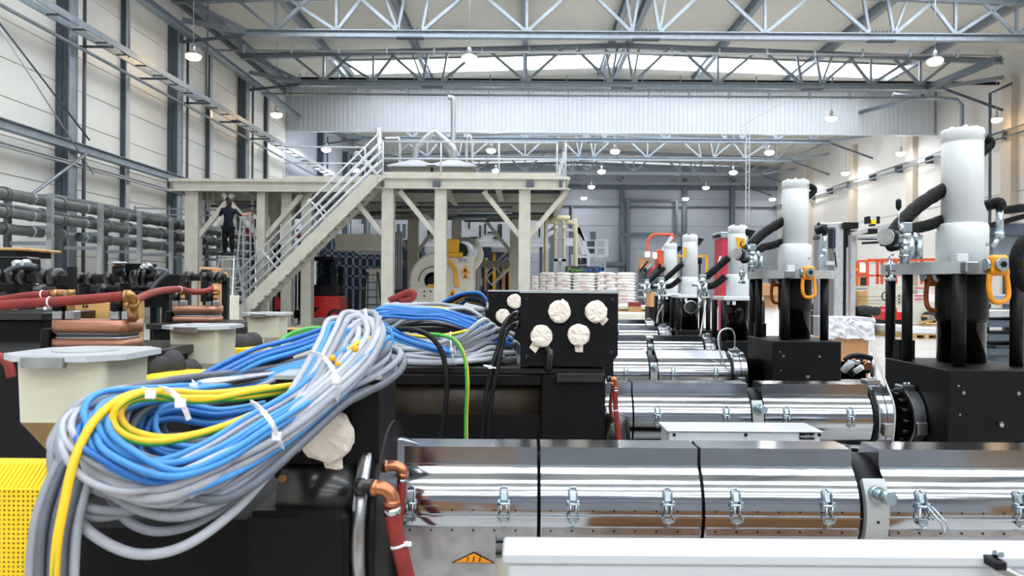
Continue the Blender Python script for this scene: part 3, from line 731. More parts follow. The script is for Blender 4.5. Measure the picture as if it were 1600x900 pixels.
# small rams
def small_die(X, y, z_top, label, x0):
    t = thing('die_head', label, 'die head', (X, y, 0), 'black die blocks with white rams')
    B().box(x0, X+.22, y-.18, y+.2, BZ-.16, 1.0, .004)('die_block', 'die_black', t)
    B().box(x0+.03, X+.2, y-.14, y+.16, 0, BZ-.158)('stand', 'black_satin', t)
    zp = CZ-.075
    B().box(X-.135, X+.13, y-.16, y+.14, zp, zp+.028, .004)('top_plate', 'cyl_white', t)
    B().lathe([(.075, 0), (.075, .5), (.08, .52), (.08, 1)], (X, y, 1.0), (X, y, zp), 30)('ram_rod', 'dark_ram', t)
    zs = CZ+.105
    B().lathe([(.077, 0), (.077, .93), (.07, 1)], (X, y, zp+.028), (X, y, zs), 30)('lower_cylinder', 'cyl_white', t)
    B().lathe([(.066, 0), (.066, .84), (.064, .85), (.068, .86), (.068, .97), (.064, 1)], (X, y, zs-.002), (X, y, z_top), 30)('upper_cylinder', 'cyl_white', t)
    for k in range(5):
        a = R(72*k); B().cyl((X+.045*math.cos(a), y+.045*math.sin(a), z_top), (X+.045*math.cos(a), y+.045*math.sin(a), z_top+.012), .01, n=8)('cap_bolt', 'cyl_white', t)
    for dx, dy in ((-.13, -.13), (.13, -.13), (-.13, .11), (.13, .11)): B().cyl((X+dx, y+dy, 1.0), (X+dx, y+dy, zp), .02, n=14)('tie_bar', 'black_satin', t)
    for dx, m_ in ((-.11, 'chrome'), (-.07, 'white_side'), (.06, 'chrome')): B().box(X+dx-.01, X+dx+.012, y-.165, y-.16, zp-.03, zp-.005)('plate_bolt', m_, t)
    # hoses and valve
    v = [(X-.25, y, CZ+.08), (X-.2, y, CZ+.1), (X-.07, y-.02, CZ+.22)]
    P = smooth_path(v, 8); B().tube(P, .026, 10, rs=[.025*(1+.04*math.sin(i*2)) for i in range(len(P))])('sleeved_hose', 'sleeve', t)
    B().tube(smooth_path([(X-.22, y, CZ+.02), (X-.16, y, CZ+.03), (X-.09, y-.02, CZ+.09)], 6), .024, 10)('sleeved_hose', 'sleeve', t)
    B().prism([(X+.07, z_top-.02), (X+.12, z_top-.03), (X+.075, z_top-.09)], y-.02, y+.02, 'y')('sensor_bracket', 'black_satin', t)
    b = B(); b.cyl((X-.27, y-.02, CZ+.05), (X-.27, y-.02, CZ-.06), .017, n=12); b.cyl((X-.23, y-.02, CZ+.06), (X-.23, y-.02, CZ-.05), .02, n=12); b.sphere((X-.25, y-.02, CZ+.055), .032, 12, 8)
    b.cyl((X-.32, y-.02, CZ+.03), (X-.22, y-.02, CZ+.03), .012, n=8); b.cyl((X-.27, y-.03, CZ-.06), (X-.27, y-.03, CZ-.13), .012, n=8); b('valve_body', 'chrome', t)
    b = B(); b.box(X-.275, X-.225, y-.04, y, CZ+.07, CZ+.1, .003); b('valve_block', 'zinc', t)
    B().lathe([(.006, 0), (.006, .6), (.015, .65), (.015, .95), (.008, 1)], (X-.27, y-.03, CZ+.1), (X-.27, y-.03, CZ+.22), 12)('lever_knob', 'black_satin', t)
    return t
s4 = small_die(1.49, 5.15, CZ+.437, 'third white ram, with a yellow tag, on its black die block', 1.34)
X, y = 1.49, 5.08
b = B(); b.prism([(X-.035, CZ+.36), (X+.025, CZ+.35), (X+.045, CZ+.25), (X-.015, CZ+.25)], y-.004, y+.0, 'y'); b('yellow_tag', 'yellow_machine', s4)
B().tube([(X+.01, y-.006, CZ+.33), (X-.005, y-.006, CZ+.31), (X+.01, y-.006, CZ+.29), (X+.02, y-.006, CZ+.3), (X+.022, y-.006, CZ+.27)], .004, 5)('tag_print', 'black_matte', s4)
b = B(); b.lathe([(.04, 0), (.045, .5), (.04, 1)], (X-.36, y-.1, CZ-.12), (X-.36, y-.07, CZ-.12), 24); b('round_gauge', 'chrome', s4)
s5 = small_die(1.45, 6.45, CZ+.467, 'fourth white ram, between the tagged one and the furthest', 1.31)
b = B(); b.box(1.45-.069, 1.45-.045, 6.38, 6.39, CZ+.27, CZ+.36); b('yellow_tag', 'yellow_machine', s5)
small_die(1.54, 7.75, CZ+.47, 'furthest white ram, in front of the orange boom', 1.40)

# white control boxes
def white_box(x0, x1, yf, yb, z, h, label, lid=.016):
    t = thing('control_box', label, 'box', ((x0+x1)/2, (yf+yb)/2, z-h))
    B().box(x0, x1, yf, yb, z-lid, z, .003)('lid', 'white_paint', t)
    B().box(x0+.008, x1-.008, yf+.006, yb-.006, z-h, z-lid, .003)('body', 'white_side', t)
    B().box(x0+.2, x1-.2, yf+.03, yb-.01, .34, z-h+.001)('reflection_foot', 'cardboard', t)  # foot coloured cardboard brown only for its reflection in the barrel
    return t
wb = white_box(-.026, 1.2, .985, 1.05, CZ-.353, .16, 'long white control box along the bottom edge of the view')
p = at(1560, 893, .97)
B().bar((p.x-.006, .975, p.z+.008), (p.x+.05, .955, p.z-.018), .014, .012, .003)('lid_clasp', 'steel_brush', wb)
B().box(p.x-.01, p.x+.006, .96, .99, p.z+.004, p.z+.016, .002)('clasp_pad', 'black_satin', wb)
B().cyl((p.x+.004, .984, p.z+.019), (p.x+.004, .97, p.z+.022), .004, n=8)('clasp_screw', 'zinc', wb)
D2 = 2.06
p0, p1 = at(1042, 672.5, D2), at(1287, 672.5, D2)
wb2 = white_box(p0.x, p1.x, D2, D2+.135, p0.z, .11, 'shorter white control box with a small black label, beyond the front barrel', lid=.004)
for px in (1054, 1166, 1281):
    p = at(px, 680, D2); B().lathe([(.0045, 0), (.0045, 1)], (p.x, D2+.002, p.z), (p.x, D2+.0065, p.z), 12)('screw', 'black_satin', wb2)
p = at(1262, 682, D2); B().box(p.x-.021, p.x+.021, D2+.003, D2+.007, p.z-.009, p.z+.009)('black_label', 'black_matte', wb2)
text('label_text', 'welthv8', .013, 'white_paint', wb2, (p.x, D2+.002, p.z), extrude=.0004)

# ======================= BLACK GEARBOXES =======================
def tape_disc(t, c, r, seed, tail=None):
    rnd = random.Random(seed); b = B(); n = 22
    k = 0; vs = []; prof = [(1.0, .0), (1.04, -.4), (.98, -.8), (.8, -.95), (.45, -1.0)]
    for j, (rr, o) in enumerate(prof):
        for i in range(n):
            a = 2*math.pi*i/n; q = r*rr*(1+rnd.uniform(-.05, .06))
            vs.append((c[0]+q*math.cos(a), c[1]+o*r*.6+rnd.uniform(-.05, .05)*r, c[2]+q*math.sin(a)))
    vs.append((c[0], c[1]-r*.6, c[2])); fs = []
    for j in range(len(prof)-1):
        for i in range(n): fs.append((j*n+i, j*n+(i+1) % n, (j+1)*n+(i+1) % n, (j+1)*n+i))
    e = len(vs)-1
    for i in range(n): fs.append((4*n+i, 4*n+(i+1) % n, e))
    b.add(vs, fs, False); o = b('taped_connector', 'tape', t)
    if tail:
        dx, dz = tail; w_ = r*.42; px, pz = -dz, dx; L = math.hypot(dx, dz); px, pz = px/L*w_, pz/L*w_
        c0 = (c[0]+dx*.45, c[2]+dz*.45); c1 = (c[0]+dx, c[2]+dz); y = c[1]-.004
        b = B(); b.add([(c0[0]-px, y, c0[1]-pz), (c0[0]+px, y, c0[1]+pz), (c1[0]+px*.9, y-.006, c1[1]+pz*1.1), (c1[0]-px*.7, y, c1[1]-pz)], [(0, 1, 2, 3)])
        b.add([(c0[0]-px, y+.003, c0[1]-pz), (c0[0]+px, y+.003, c0[1]+pz), (c1[0]+px*.9, y-.003, c1[1]+pz*1.1), (c1[0]-px*.7, y+.003, c1[1]-pz)], [(3, 2, 1, 0)])
        b('tape_tail', 'tape', o)
def jbox(t, x0, x1, yf, yb, z0, z1, ch):
    b = B(); b.prism([(x0, z0), (x1-ch, z0), (x1, z0+ch), (x1, z1), (x0, z1)], yf, yb, 'y'); c = b('junction_box', 'black_box_mat', t)
    B().box(x0-.004, x1+.002, yf-.003, yb+.01, z1-.001, z1+.006)('box_lid', 'grey_plate', c)
    for x, z in ((x0+.02, z1-.022), (x1-.02, z1-.022), (x0+.02, z0+.03), (x1-.022, z0+.034+ch*.3)):
        B().lathe([(.007, 0), (.0075, .5), (.005, 1)], (x, yf+.001, z), (x, yf-.004, z), 14)('box_screw', 'black_gloss', c)
    return c
yg = 2.37
g = thing('gearbox', 'black gearbox motor with a black junction box on top, left of the second barrel', 'gearbox', (-.1, 2.6, 0), 'black gearbox motors')
xa, xb, xc = at(592, 600, yg).x, at(846, 600, yg).x, at(946, 600, yg).x
B().box(xa, xc, yg+.02, yg+.5, 1.07, 1.094, .004)('top_deck', 'black_gloss', g)
B().box(xa, xb, yg+.012, yg+.5, 1.036, 1.07, .003)('upper_rail', 'black_satin', g)
B().cyl((xa, yg+.11, .975), (xb, yg+.11, .975), .088, n=40)('motor_tube', 'motor_brown', g)
B().box(xa, xb, yg+.03, yg+.5, .6, .955)('motor_body', 'black_satin', g)
B().box(xb, xc, yg, yg+.5, .6, 1.072, .006)('gear_housing', 'black_box_mat', g)
B().bar((xb+.045, yg+.004, 1.064), (xc-.004, yg+.004, 1.064), .05, .03, .004)('housing_lip', 'black_gloss', g)
B().box(xa+.1, xc-.1, yg+.1, yg+.4, 0, .6)('stand', 'black_satin', g)
B().cyl((xc, yg+.07, .87), (xc+.07, yg+.07, .87), .066, n=36)('flange', 'black_gloss', g)
B().cyl((xc+.07, yg+.07, .87), (xc+.082, yg+.07, .87), .06, n=36)('flange', 'black_satin', g)
for px in (1, 2): pass
p0, p1 = at(813, 566, yg), at(966, 458, yg)
jb = jbox(g, p0.x, p1.x, yg, yg+.2, 1.10, p1.z, .035)
r_ = .0345
for k, (px, py, tl) in enumerate(((874, 487, (.02, .035)), (931, 487, (.03, -.035)), (846, 525, (-.03, -.045)), (904, 523, (.0, -.055)))):
    p = at(px, py, yg); tape_disc(jb, (p.x, yg-.002, p.z), r_, 3+k, tl)
p = at(855, 545, yg); B().tube(smooth_path([(p.x, yg-.01, p.z), (p.x+.01, yg-.03, p.z-.01), (p.x+.004, yg-.03, 1.10), (p.x, yg, 1.095)], 5), .012, 10)('gland_elbow', 'black_gloss', jb)
p = at(818, 567, yg); B().box(p.x-.01, p.x+.012, yg+.03, yg+.05, 1.094, 1.108, .002)('copper_lug', 'copper', g)
# second gearbox behind
g2 = thing('gearbox', 'black gearbox motor further back, its junction box half hidden', 'gearbox', (-.1, 3.9, 0), 'black gearbox motors')
y2 = 3.55; p0, p1 = at(763, 540, y2), at(900, 456, y2)
B().box(at(600, 500, y2).x, at(960, 500, y2).x, y2+.02, y2+.5, .6, 1.09, .004)('motor_body', 'black_satin', g2)
B().box(at(620, 500, y2).x, at(900, 500, y2).x, y2+.1, y2+.4, 0, .6)('stand', 'black_satin', g2)
jb2 = jbox(g2, p0.x, p1.x, y2, y2+.2, 1.09, p1.z, .035)
for k, (px, py) in enumerate(((804, 471), (786, 494))):
    p = at(px, py, y2); tape_disc(jb2, (p.x, y2-.002, p.z), .034, 20+k)
g3 = thing('gearbox', 'furthest black gearbox motor behind the piled cables', 'gearbox', (-.2, 5.2, 0), 'black gearbox motors')
y3 = 4.95; B().box(at(640, 500, y3).x, at(960, 500, y3).x, y3, y3+.5, .6, 1.085, .004)('motor_body', 'black_satin', g3)
B().box(at(660, 500, y3).x, at(900, 500, y3).x, y3+.1, y3+.4, 0, .6)('stand', 'black_satin', g3)
B().box(at(640, 500, y3).x+.3, at(640, 500, y3).x+.7, y3+.1, y3+.3, 1.085, 1.2, .004)('junction_box', 'black_box_mat', g3)
# machine 1 gearbox at the lower left
g1 = thing('gearbox', 'nearest black gearbox motor under the tangled cables', 'gearbox', (-.5, 1.45, 0), 'black gearbox motors')
y1 = 1.27
xl, xr = at(60, 800, y1).x, at(548, 800, y1).x
B().box(xl, xr, y1, y1+.36, .62, .945, .012)('motor_body', 'black_matte', g1)
B().box(at(390, 800, y1).x, xr, y1-.02, y1+.3, .62, at(390, 795, y1).z, .01)('gear_housing', 'black_box_mat', g1)
zc = at(480, 770, y1).z
B().cyl((at(425, 800, y1).x, y1+.09, at(430, 800, y1).z), (xr, y1+.09, at(430, 800, y1).z), .075, n=32)('housing_top', 'black_gloss', g1)
B().box(xl+.1, xr-.05, y1+.05, y1+.3, 0, .62)('stand', 'black_satin', g1)
# end flange seen nearly edge-on, then stub pipes
B().lathe([(.19, 0), (.2, .1), (.2, .9), (.19, 1)], (xr, 1.46, .9), (xr+.025, 1.46, .9), 48)('end_flange', 'steel_brush', g1)
B().lathe([(.185, 0), (.185, 1)], (xr+.025, 1.46, .9), (xr+.04, 1.46, .9), 48)('flange_gap', 'black_satin', g1)
B().cyl((xr+.03, 1.5, .92), (-.29, 1.56, .92), .12, n=36)('coupling', 'steel_side', g1)
jx0, jx1 = at(430, 700, 1.33).x, at(592, 700, 1.33).x
jbn = jbox(g1, jx0, jx1, 1.33, 1.5, at(500, 748, 1.33).z, at(500, 592, 1.33).z, .02)
p = at(513, 680, 1.32); tape_disc(jbn, (p.x, 1.325, p.z), .046, 9, (.01, -.062))
p = at(455, 690, 1.32); tape_disc(jbn, (p.x, 1.33, p.z), .022, 10)
B().cyl(at(440, 748, 1.25), at(446, 748, 1.28), .006, n=8)('brass_screw', 'brass', g1)
# copper elbows and red hoses
def elbow_hose(name, label, D, blk0, blk1, cop, hose, r, rh, ties=()):
    t = thing(name, label, 'hose', at(*hose[-1][:2], hose[-1][2] if len(hose[-1]) > 2 else D))
    Pt = lambda q: at(q[0], q[1], q[2] if len(q) > 2 else D)
    if blk0: b = B(); b.lathe([(r*1.25, 0), (r*1.25, .5), (r*1.05, .52), (r*1.05, 1)], Pt(blk0), Pt(blk1), 16); b('coupling', 'black_gloss', t)
    P = smooth_path([Pt(q) for q in cop], 5)
    b = B(); b.tube(P, r, 14); b.lathe([(r*1.12, 0), (r*1.12, 1)], P[0], P[0]+(P[1]-P[0]).normalized()*r*.8, 14); b.lathe([(r*1.15, 0), (r*1.15, 1)], P[-1]-(P[-1]-P[-2]).normalized()*r*.8, P[-1], 14); b('copper_elbow', 'copper', t)
    P = smooth_path([Pt(q) for q in hose], 6)
    b = B(); b.tube(P, rh, 14); b('hose', 'red_hose', t)
    b = B(); b.lathe([(rh*1.08, 0), (rh*1.08, 1)], P[0]+(P[1]-P[0])*.3, P[0]+(P[1]-P[0]).normalized()*rh*.9, 18); b('hose_clip', 'chrome', t)
    for f in ties:
        i = int(f*(len(P)-2)); d = (P[i+1]-P[i]).normalized(); b = B(); b.lathe([(rh*1.06, 0), (rh*1.1, .5), (rh*1.06, 1)], P[i], P[i]+d*rh*.35, 16); b.box(P[i].x+rh*.8, P[i].x+rh*1.7, P[i].y-rh*.8, P[i].y-rh*.4, P[i].z-.001, P[i].z+rh*.4); b('cable_tie', 'tie_white', t)
    return t
elbow_hose('water_hose', 'red water hose hanging from the nearest copper elbow', 1.27, (556, 762), (582, 760), [(580, 762), (600, 764), (611, 775), (612, 790)], [(612, 792), (618, 830), (628, 870), (640, 920)], .0125, .0138, (.55,))
elbow_hose('water_hose', 'red water hose hanging behind the nearest one', 1.36, (585, 726), (603, 727), [(600, 729), (618, 728), (629, 735), (628, 745)], [(628, 746), (626, 790), (622, 840), (640, 900), (650, 940)], .0098, .0085)
elbow_hose('water_hose', 'red water hose at the right end of the second gearbox', 2.36, (948, 592), (955, 592), [(954, 593), (960, 593), (963, 600), (962, 608)], [(962, 608), (962, 640), (968, 690), (972, 740)], .0085, .0085, (.4,))
elbow_hose('water_hose', 'second red water hose tight behind the gearbox elbow', 2.42, None, None, [(953, 600), (957, 600), (959, 606)], [(958, 606), (954, 640), (966, 700)], .0065, .006)
# thin elements above barrel 1 left end
b = B(); b.bar(at(596, 735, 1.47), at(596, 880, 1.47), .012, .012); b('support_rod', 'black_satin', label='black rod between the coupling and the first barrel cover', cat='rod')

# yellow perforated guard (lower left)
t = thing('machine_guard', 'yellow perforated sheet guard in the lower left corner', 'guard', at(0, 900, 1.0))
p0 = at(-60, 726, 1.02); p1 = at(84, 726, 1.02)
xg0, xg1, zg = p0.x, p1.x, p0.z
# perforated sheets: holes are real openings made from a grid of strips
def perforated(name, x0, x1, zlo, zhi, y, pitch, tk, m, parent, tilt=0.):
    nx = max(1, int((x1-x0)/pitch)); nz = max(1, int((zhi-zlo)/pitch)); b = B(); n = 6
    def P(x, z, off): f = (zhi-z)/(zhi-zlo); return (x, y-tilt*f*(zhi-zlo)+off, z)
    hx = (x1-x0)/nx; hz = (zhi-zlo)/nz; r = pitch*.28
    for i in range(nx):
        for j in range(nz):
            xs = x0+i*hx; zs = zlo+j*hz; cx, cz = xs+hx/2, zs+hz/2
            sq = [(xs, zs), (xs+hx, zs), (xs+hx, zs+hz), (xs, zs+hz)]
            cc = [(cx+r*math.cos(R(225+90*k)), cz+r*math.sin(R(225+90*k))) for k in range(4)]
            cm = [(cx+r*math.cos(R(270+90*k)), cz+r*math.sin(R(270+90*k))) for k in range(4)]
            vs = [P(*q, 0) for q in sq]+[P(*q, 0) for q in cc]+[P(*q, 0) for q in cm]
            b.add(vs, [(k, (k+1) % 4, 4+(k+1) % 4, 8+k, 4+k) for k in range(4)])
    o = b(name, m, parent); md = o.modifiers.new('s', 'SOLIDIFY'); md.thickness = tk
    return o
perforated('front_sheet', xg0, xg1, zg-.20, zg-.028, 1.0, .0062, .0015, 'yellow', t, 0)
B().prism([(1.0, zg-.028), (1.035, zg), (1.06, zg), (1.06, zg-.004), (1.037, zg-.004), (1.003, zg-.030)], xg0, xg1, 'x')('top_sheet', 'yellow', t)
b = B(); x = xg0
while x < xg1-.004:
    b.bar((x+.003, 1.002, zg-.026), (x+.003, 1.033, zg-.001), .0022, .003); x += .0062
b('rib', 'yellow', t)
B().box(xg0, xg1-.01, 1.02, 1.06, .0, zg-.2)('guard_base', 'black_satin', t)

# ======================= HOPPERS AND LEFT MACHINES =======================
def hopper(px, ptop, D, wpx, label):
    p = at(px, ptop, D); s = wpx*D/F/2*.86; x, z = p.x, p.z; y = D+s*.9
    t = thing('feed_hopper', label, 'hopper', (x, y, 0), 'cream feed hoppers')
    # octagonal lid plate, with a recessed grey strip and a ring seal
    w = s*1.4; c = w*.42
    oct_ = [(x-w, y-w+c), (x-w+c, y-w), (x+w-c, y-w), (x+w, y-w+c), (x+w, y+w-c), (x+w-c, y+w), (x-w+c, y+w), (x-w, y+w-c)]
    B().prism(oct_, z-.012, z, 'z')('lid_plate', 'white_paint', t)
    B().box(x-s*.62, x+s*.35, y-w-.004, y-w+.01, z-.024, z-.001, .002)('grip_strip', 'steel_brush', t)
    B().lathe([(w*.5, 0), (w*.5, 1)], (x, y, z), (x, y, z+.003), 28)('seal_ring', 'grey_plate', t)
    zb = z-s*1.55; r = s*.16
    def sq(h, zz, rr):
        pts = []
        for cx, cy, a0 in ((x-h+rr, y-h+rr, 180), (x+h-rr, y-h+rr, 270), (x+h-rr, y+h-rr, 0), (x-h+rr, y+h-rr, 90)):
            for k in range(5): a = R(a0+k*22.5); pts.append((cx+rr*math.cos(a), cy+rr*math.sin(a), zz))
        return pts
    b = B(); A, C = sq(s*1.02, z-.012, r), sq(s*.98, zb, r); n = 20
    b.add(A+C, [(i, n+i, n+(i+1) % n, (i+1) % n) for i in range(n)], False); b('hopper_body', 'cream_hopper', t)
    b = B(); E = sq(s*.5, zb-s*.9, r*.6); b.add(C+E, [(i, n+i, n+(i+1) % n, (i+1) % n) for i in range(n)]+[tuple(range(n, 2*n))], False); b('hopper_cone', 'ochre' if D < 2 else 'cream_hopper', t)
    B().box(x+.0, x+.01, y-s*.98-.005, y-s*.9, zb-s*.75, zb-.01)('rib', 'cream_hopper', t)
    B().box(x-s*.55, x+s*.55, y-s*.55, y+s*.55, .5, zb-s*.98)('throat', 'black_satin', t)
    B().box(x-s*.9, x+s*.9, y-s*.9, y+s*.9, 0, .5)('feeder_base', 'black_satin', t)
    return t
hopper(98, 553, 1.5, 160, 'nearest cream feed hopper with white octagonal lid and ochre cone')
hopper(304, 509, 2.6, 88, 'middle cream feed hopper with white octagonal lid')
hopper(411, 489, 4.0, 57, 'furthest cream feed hopper, in front of the platform stairs')
for (x0, x1, y0_, y1_, D, l) in ((212, 300, 589, 618, 2.2, 'yellow guard cover between the near and middle hopper'), (364, 440, 544, 556, 3.3, 'yellow guard cover right of the middle hopper')):
    p, q = at(x0, y0_, D), at(x1, y1_, D)
    t = thing('machine_guard', l, 'guard', (p.x, D, 0))
    B().box(p.x, q.x, D, D+.22, p.z-.05, p.z, .004)('guard_cover', 'yellow', t)
    B().box(p.x+.01, q.x-.01, D+.01, D+.2, 0, p.z-.05)('machine_bed', 'black_satin', t)
# spool-like rubber rollers beside the first hopper
for (px, py, D, r, l) in ((232, 575, 2.35, .055, 'black ribbed roller behind the nearest hopper'), (262, 583, 2.4, .042, 'smaller black roller beside the ribbed one'), (372, 538, 3.4, .055, 'black roller right of the middle hopper')):
    p = at(px, py, D); b = B(); b.lathe([(r*.5, 0), (r*.6, .1), (r, .15), (r, .4), (r*.85, .45), (r*.85, .6), (r, .65), (r, .85), (r*.4, 1)], (p.x-.02, D-.06, p.z-.01), (p.x+.06, D+.1, p.z), 24); b('roller', 'rubber', label=l, cat='roller')

def copper_block(px0, px1, ytop, ybot, D, label):
    p, q = at(px0, ytop, D), at(px1, ybot, D); h = p.z-q.z; w_ = q.x-p.x; dp = .13
    t = thing('copper_block', label, 'cooling block', (p.x, D, q.z), 'layered copper blocks on the left machines')
    def slab(z0, z1, name, m, ins=0):
        x0, x1, y0, y1 = p.x+ins, q.x-ins, D+ins, D+dp-ins; r = .03; pts = []
        for cx, cy, a0 in ((x0+r, y0+r, 180), (x1-r, y0+r, 270), (x1-r, y1-r, 0), (x0+r, y1-r, 90)):
            for k in range(6): a = R(a0+k*18); pts.append((cx+r*math.cos(a), cy+r*math.sin(a)))
        B().prism(pts, z0, z1, 'z', smooth=set(range(24)))(name, m, t)
    slab(q.z, q.z+h*.33, 'copper_slab', 'copper_block'); slab(q.z+h*.33, q.z+h*.42, 'plate_pack', 'steel_brush', .006); slab(q.z+h*.42, q.z+h*.5, 'plate_pack', 'galv_dark', .009)
    slab(q.z+h*.5, q.z+h*.56, 'plate_pack', 'steel_brush', .005); slab(q.z+h*.56, p.z, 'copper_slab', 'copper_block')
    for i, f in enumerate((.06, .22, .8, .95)):
        xx = p.x+w_*f; B().box(xx-.014, xx+.016, D+.02, D+.06, p.z, p.z+.028, .003)('pipe_block', 'steel_brush', t)
    for f in (.2, .93):
        xx = p.x+w_*f; b = B(); b.cyl((xx, D+.04, p.z+.028), (xx, D+.04, p.z+.06), .014, n=6); b.cyl((xx, D+.04, p.z+.06), (xx, D+.04, p.z+.075), .017, n=6); b.cyl((xx, D+.04, p.z+.075), (xx, D+.04, p.z+.095), .012, n=10); b('brass_fitting', 'brass', t)
    for f in (.05, .8):
        xx = p.x+w_*f; B().cyl((xx, D+.04, p.z+.028), (xx, D+.04, p.z+.065), .02, n=14)('black_knob', 'black_satin', t)
    B().bar((p.x-.035, D+.03, q.z+h*.45), (p.x+.0, D+.03, q.z+h*.45), .006)('tie_bolt', 'zinc', t)
    B().box(p.x-.03, p.x+.0, D+.01, D+.1, q.z-.0, q.z+h*.7, .004)('end_plate', 'black_satin', t)
    return p, q
copper_block(74, 196, 500, 546, 2.3, 'bigger layered copper block behind the nearest hopper')
copper_block(266, 336, 478, 504, 3.9, 'smaller layered copper block behind the middle hopper')
# black machine bodies behind them
for k, (x0, x1, yt, D, dp, l) in enumerate(((-260, 232, 546, 2.28, .5, 'black machine bed under the bigger copper block'), (232, 352, 505, 3.85, .5, 'black machine bed under the smaller copper block'), (-60, 75, 487, 2.7, .4, 'black gearbox housing at the left edge behind the red hoses'))):
    p, q = at(x0, yt, D), at(x1, yt, D)
    t = thing('machine_bed', l, 'machine', (p.x, D, 0))
    B().box(p.x, q.x, D-.03, D+dp, p.z-.03, p.z-.001, .003)('bed_plate', 'black_gloss', t)
    B().box(p.x+.02, q.x-.02, D, D+dp-.03, .45, p.z-.03, .004)('bed_body', 'black_satin', t)
    B().box(p.x+.06, q.x-.06, D+.05, D+dp-.08, 0, .45)('stand', 'black_matte', t)
def P_(q, D): return at(q[0], q[1], q[2] if len(q) > 2 else D)
def hose(name, label, pts, D, r, m, clips=(), per=7, cat='hose'):
    t = thing(name, label, cat, P_(pts[0], D)); P = smooth_path([P_(q, D) for q in pts], per)
    b = B(); b.tube(P, r, 14); b('hose', m, t)
    for f in clips:
        i = int(f*(len(P)-2)); d = (P[i+1]-P[i]).normalized(); b = B(); b.lathe([(r*1.04, 0), (r*1.12, .5), (r*1.04, 1)], P[i], P[i]+d*r*.35, 16)
        b.box(P[i].x-r*.3, P[i].x+r*.2, P[i].y-r*1.3, P[i].y-r*.9, P[i].z-r*1.5, P[i].z-r*.9, .001); b('cable_tie', 'tie_white', t)
    return t, P
t, P = hose('water_hose', 'thick red water hose crossing in front at far left', [(-40, 482), (0, 477), (60, 473), (120, 469), (193, 463)], 2.25, .0155, 'red_hose', (.22, .6))
b = B(); b.tube(smooth_path([at(190, 463, 2.25), at(203, 461, 2.26), at(209, 470, 2.28), at(209, 488, 2.33)], 5), .0125, 12); b.cyl(at(194, 463, 2.25), at(200, 462, 2.25), .0175, n=6); b.cyl(at(209, 471, 2.28), at(209, 477, 2.3), .0165, n=6); b.cyl(at(208, 484, 2.3), at(208, 498, 2.33), .0165, n=6); b('brass_elbow', 'brass', t)
t, P = hose('water_hose', 'second red water hose behind the front one, with printed marks', [(-40, 476), (0, 469), (40, 463), (80, 459)], 2.4, .0135, 'red_hose', (.93,))
b = B(); b.tube(smooth_path([at(80, 459, 2.4), at(100, 458, 2.4), at(110, 466, 2.38), at(112, 490, 2.36)], 5), .0115, 12); b.cyl(at(84, 459, 2.4), at(92, 458.5, 2.4), .0155, n=6); b.cyl(at(112, 478, 2.36), at(112, 497, 2.34), .018, n=6); b('brass_elbow', 'brass', t)
t, P = hose('water_hose', 'red water hose running from the copper elbow to the far copper block', [(205, 474, 2.8), (214, 468, 2.9), (240, 457, 3.2), (275, 452, 3.6), (300, 456, 3.8), (322, 455, 3.95), (333, 450, 4.0)], 3, .0165, 'red_hose', (.1, .55))
b = B(); b.tube(smooth_path([at(332, 451, 4), at(338, 453, 4), at(338, 462, 4), at(337, 478, 3.97)], 5), .018, 10); b('brass_elbow', 'brass', t)
t, P = hose('water_hose', 'dark red hose dropping at the left edge beside the nearest hopper', [(-30, 545), (-5, 555), (12, 568), (18, 590)], 2.0, .012, 'red_hose')
# black pipe-and-fitting manifolds
def manifold(label, pts, D, r, joints, boxes=(), z0=None):
    t = thing('black_manifold', label, 'pipework', P_(pts[0], D), 'black pipe manifolds on the left')
    P = [P_(q, D) for q in pts]; b = B(); b.tube(smooth_path(P, 3), r, 14); b('pipe', 'black_satin', t)
    for (px, py, ln, k) in joints:
        a, c = P_((px-ln/2, py), D), P_((px+ln/2, py), D); b = B(); b.lathe([(r*1.1, 0), (r*k, .15), (r*k, .85), (r*1.1, 1)], a, c, 10); b('pipe_union', 'black_gloss', t)
    for (x0, x1, yt, yb, m) in boxes:
        a, c = P_((x0, yt), D), P_((x1, yb), D); B().box(a.x, c.x, D-r*1.2, D+r*2, c.z, a.z, .006)('valve_box', m, t)
    for f in (0.05, .5, .95):
        x = P[0].x+(P[-1].x-P[0].x)*f; B().box(x-.02, x+.02, D+r, D+r+.04, 0, P[0].z)('leg', 'black_satin', t)
    return t
manifold('thick black pipe manifold at the left edge', [(-40, 431), (96, 433)], 3.3, .028, [(4, 430, 16, 1.5), (22, 431, 12, 1.35), (40, 431, 12, 1.5), (70, 432, 14, 1.4), (88, 434, 18, 1.6)], [(0, 52, 403, 425, 'black_box_mat'), (-20, 50, 401, 405, 'black_gloss'), (78, 98, 428, 448, 'black_box_mat')])
manifold('lower black pipe line at the left edge', [(-40, 462), (104, 458)], 3.5, .04, [(20, 460, 20, 1.3), (60, 460, 24, 1.2)], [(0, 40, 440, 480, 'black_satin')])
manifold('black pipe manifold left of the copper blocks', [(117, 437), (262, 432)], 4.2, .028, [(123, 436, 14, 1.4), (143, 436, 10, 1.4), (172, 435, 12, 1.5), (197, 432, 12, 1.6), (215, 432, 16, 1.9), (222, 433, 6, 2.2), (230, 433, 6, 2.1), (250, 432, 12, 1.5)], [(199, 238, 412, 426, 'black_box_mat'), (197, 239, 411, 413, 'black_gloss'), (248, 284, 428, 460, 'black_box_mat')])
manifold('lower black pipe line behind the red hose', [(117, 455), (240, 452)], 4.4, .045, [(135, 452, 16, 1.25), (165, 454, 16, 1.2), (200, 455, 14, 1.3)], [(205, 260, 455, 480, 'black_satin'), (120, 150, 458, 480, 'black_satin')])
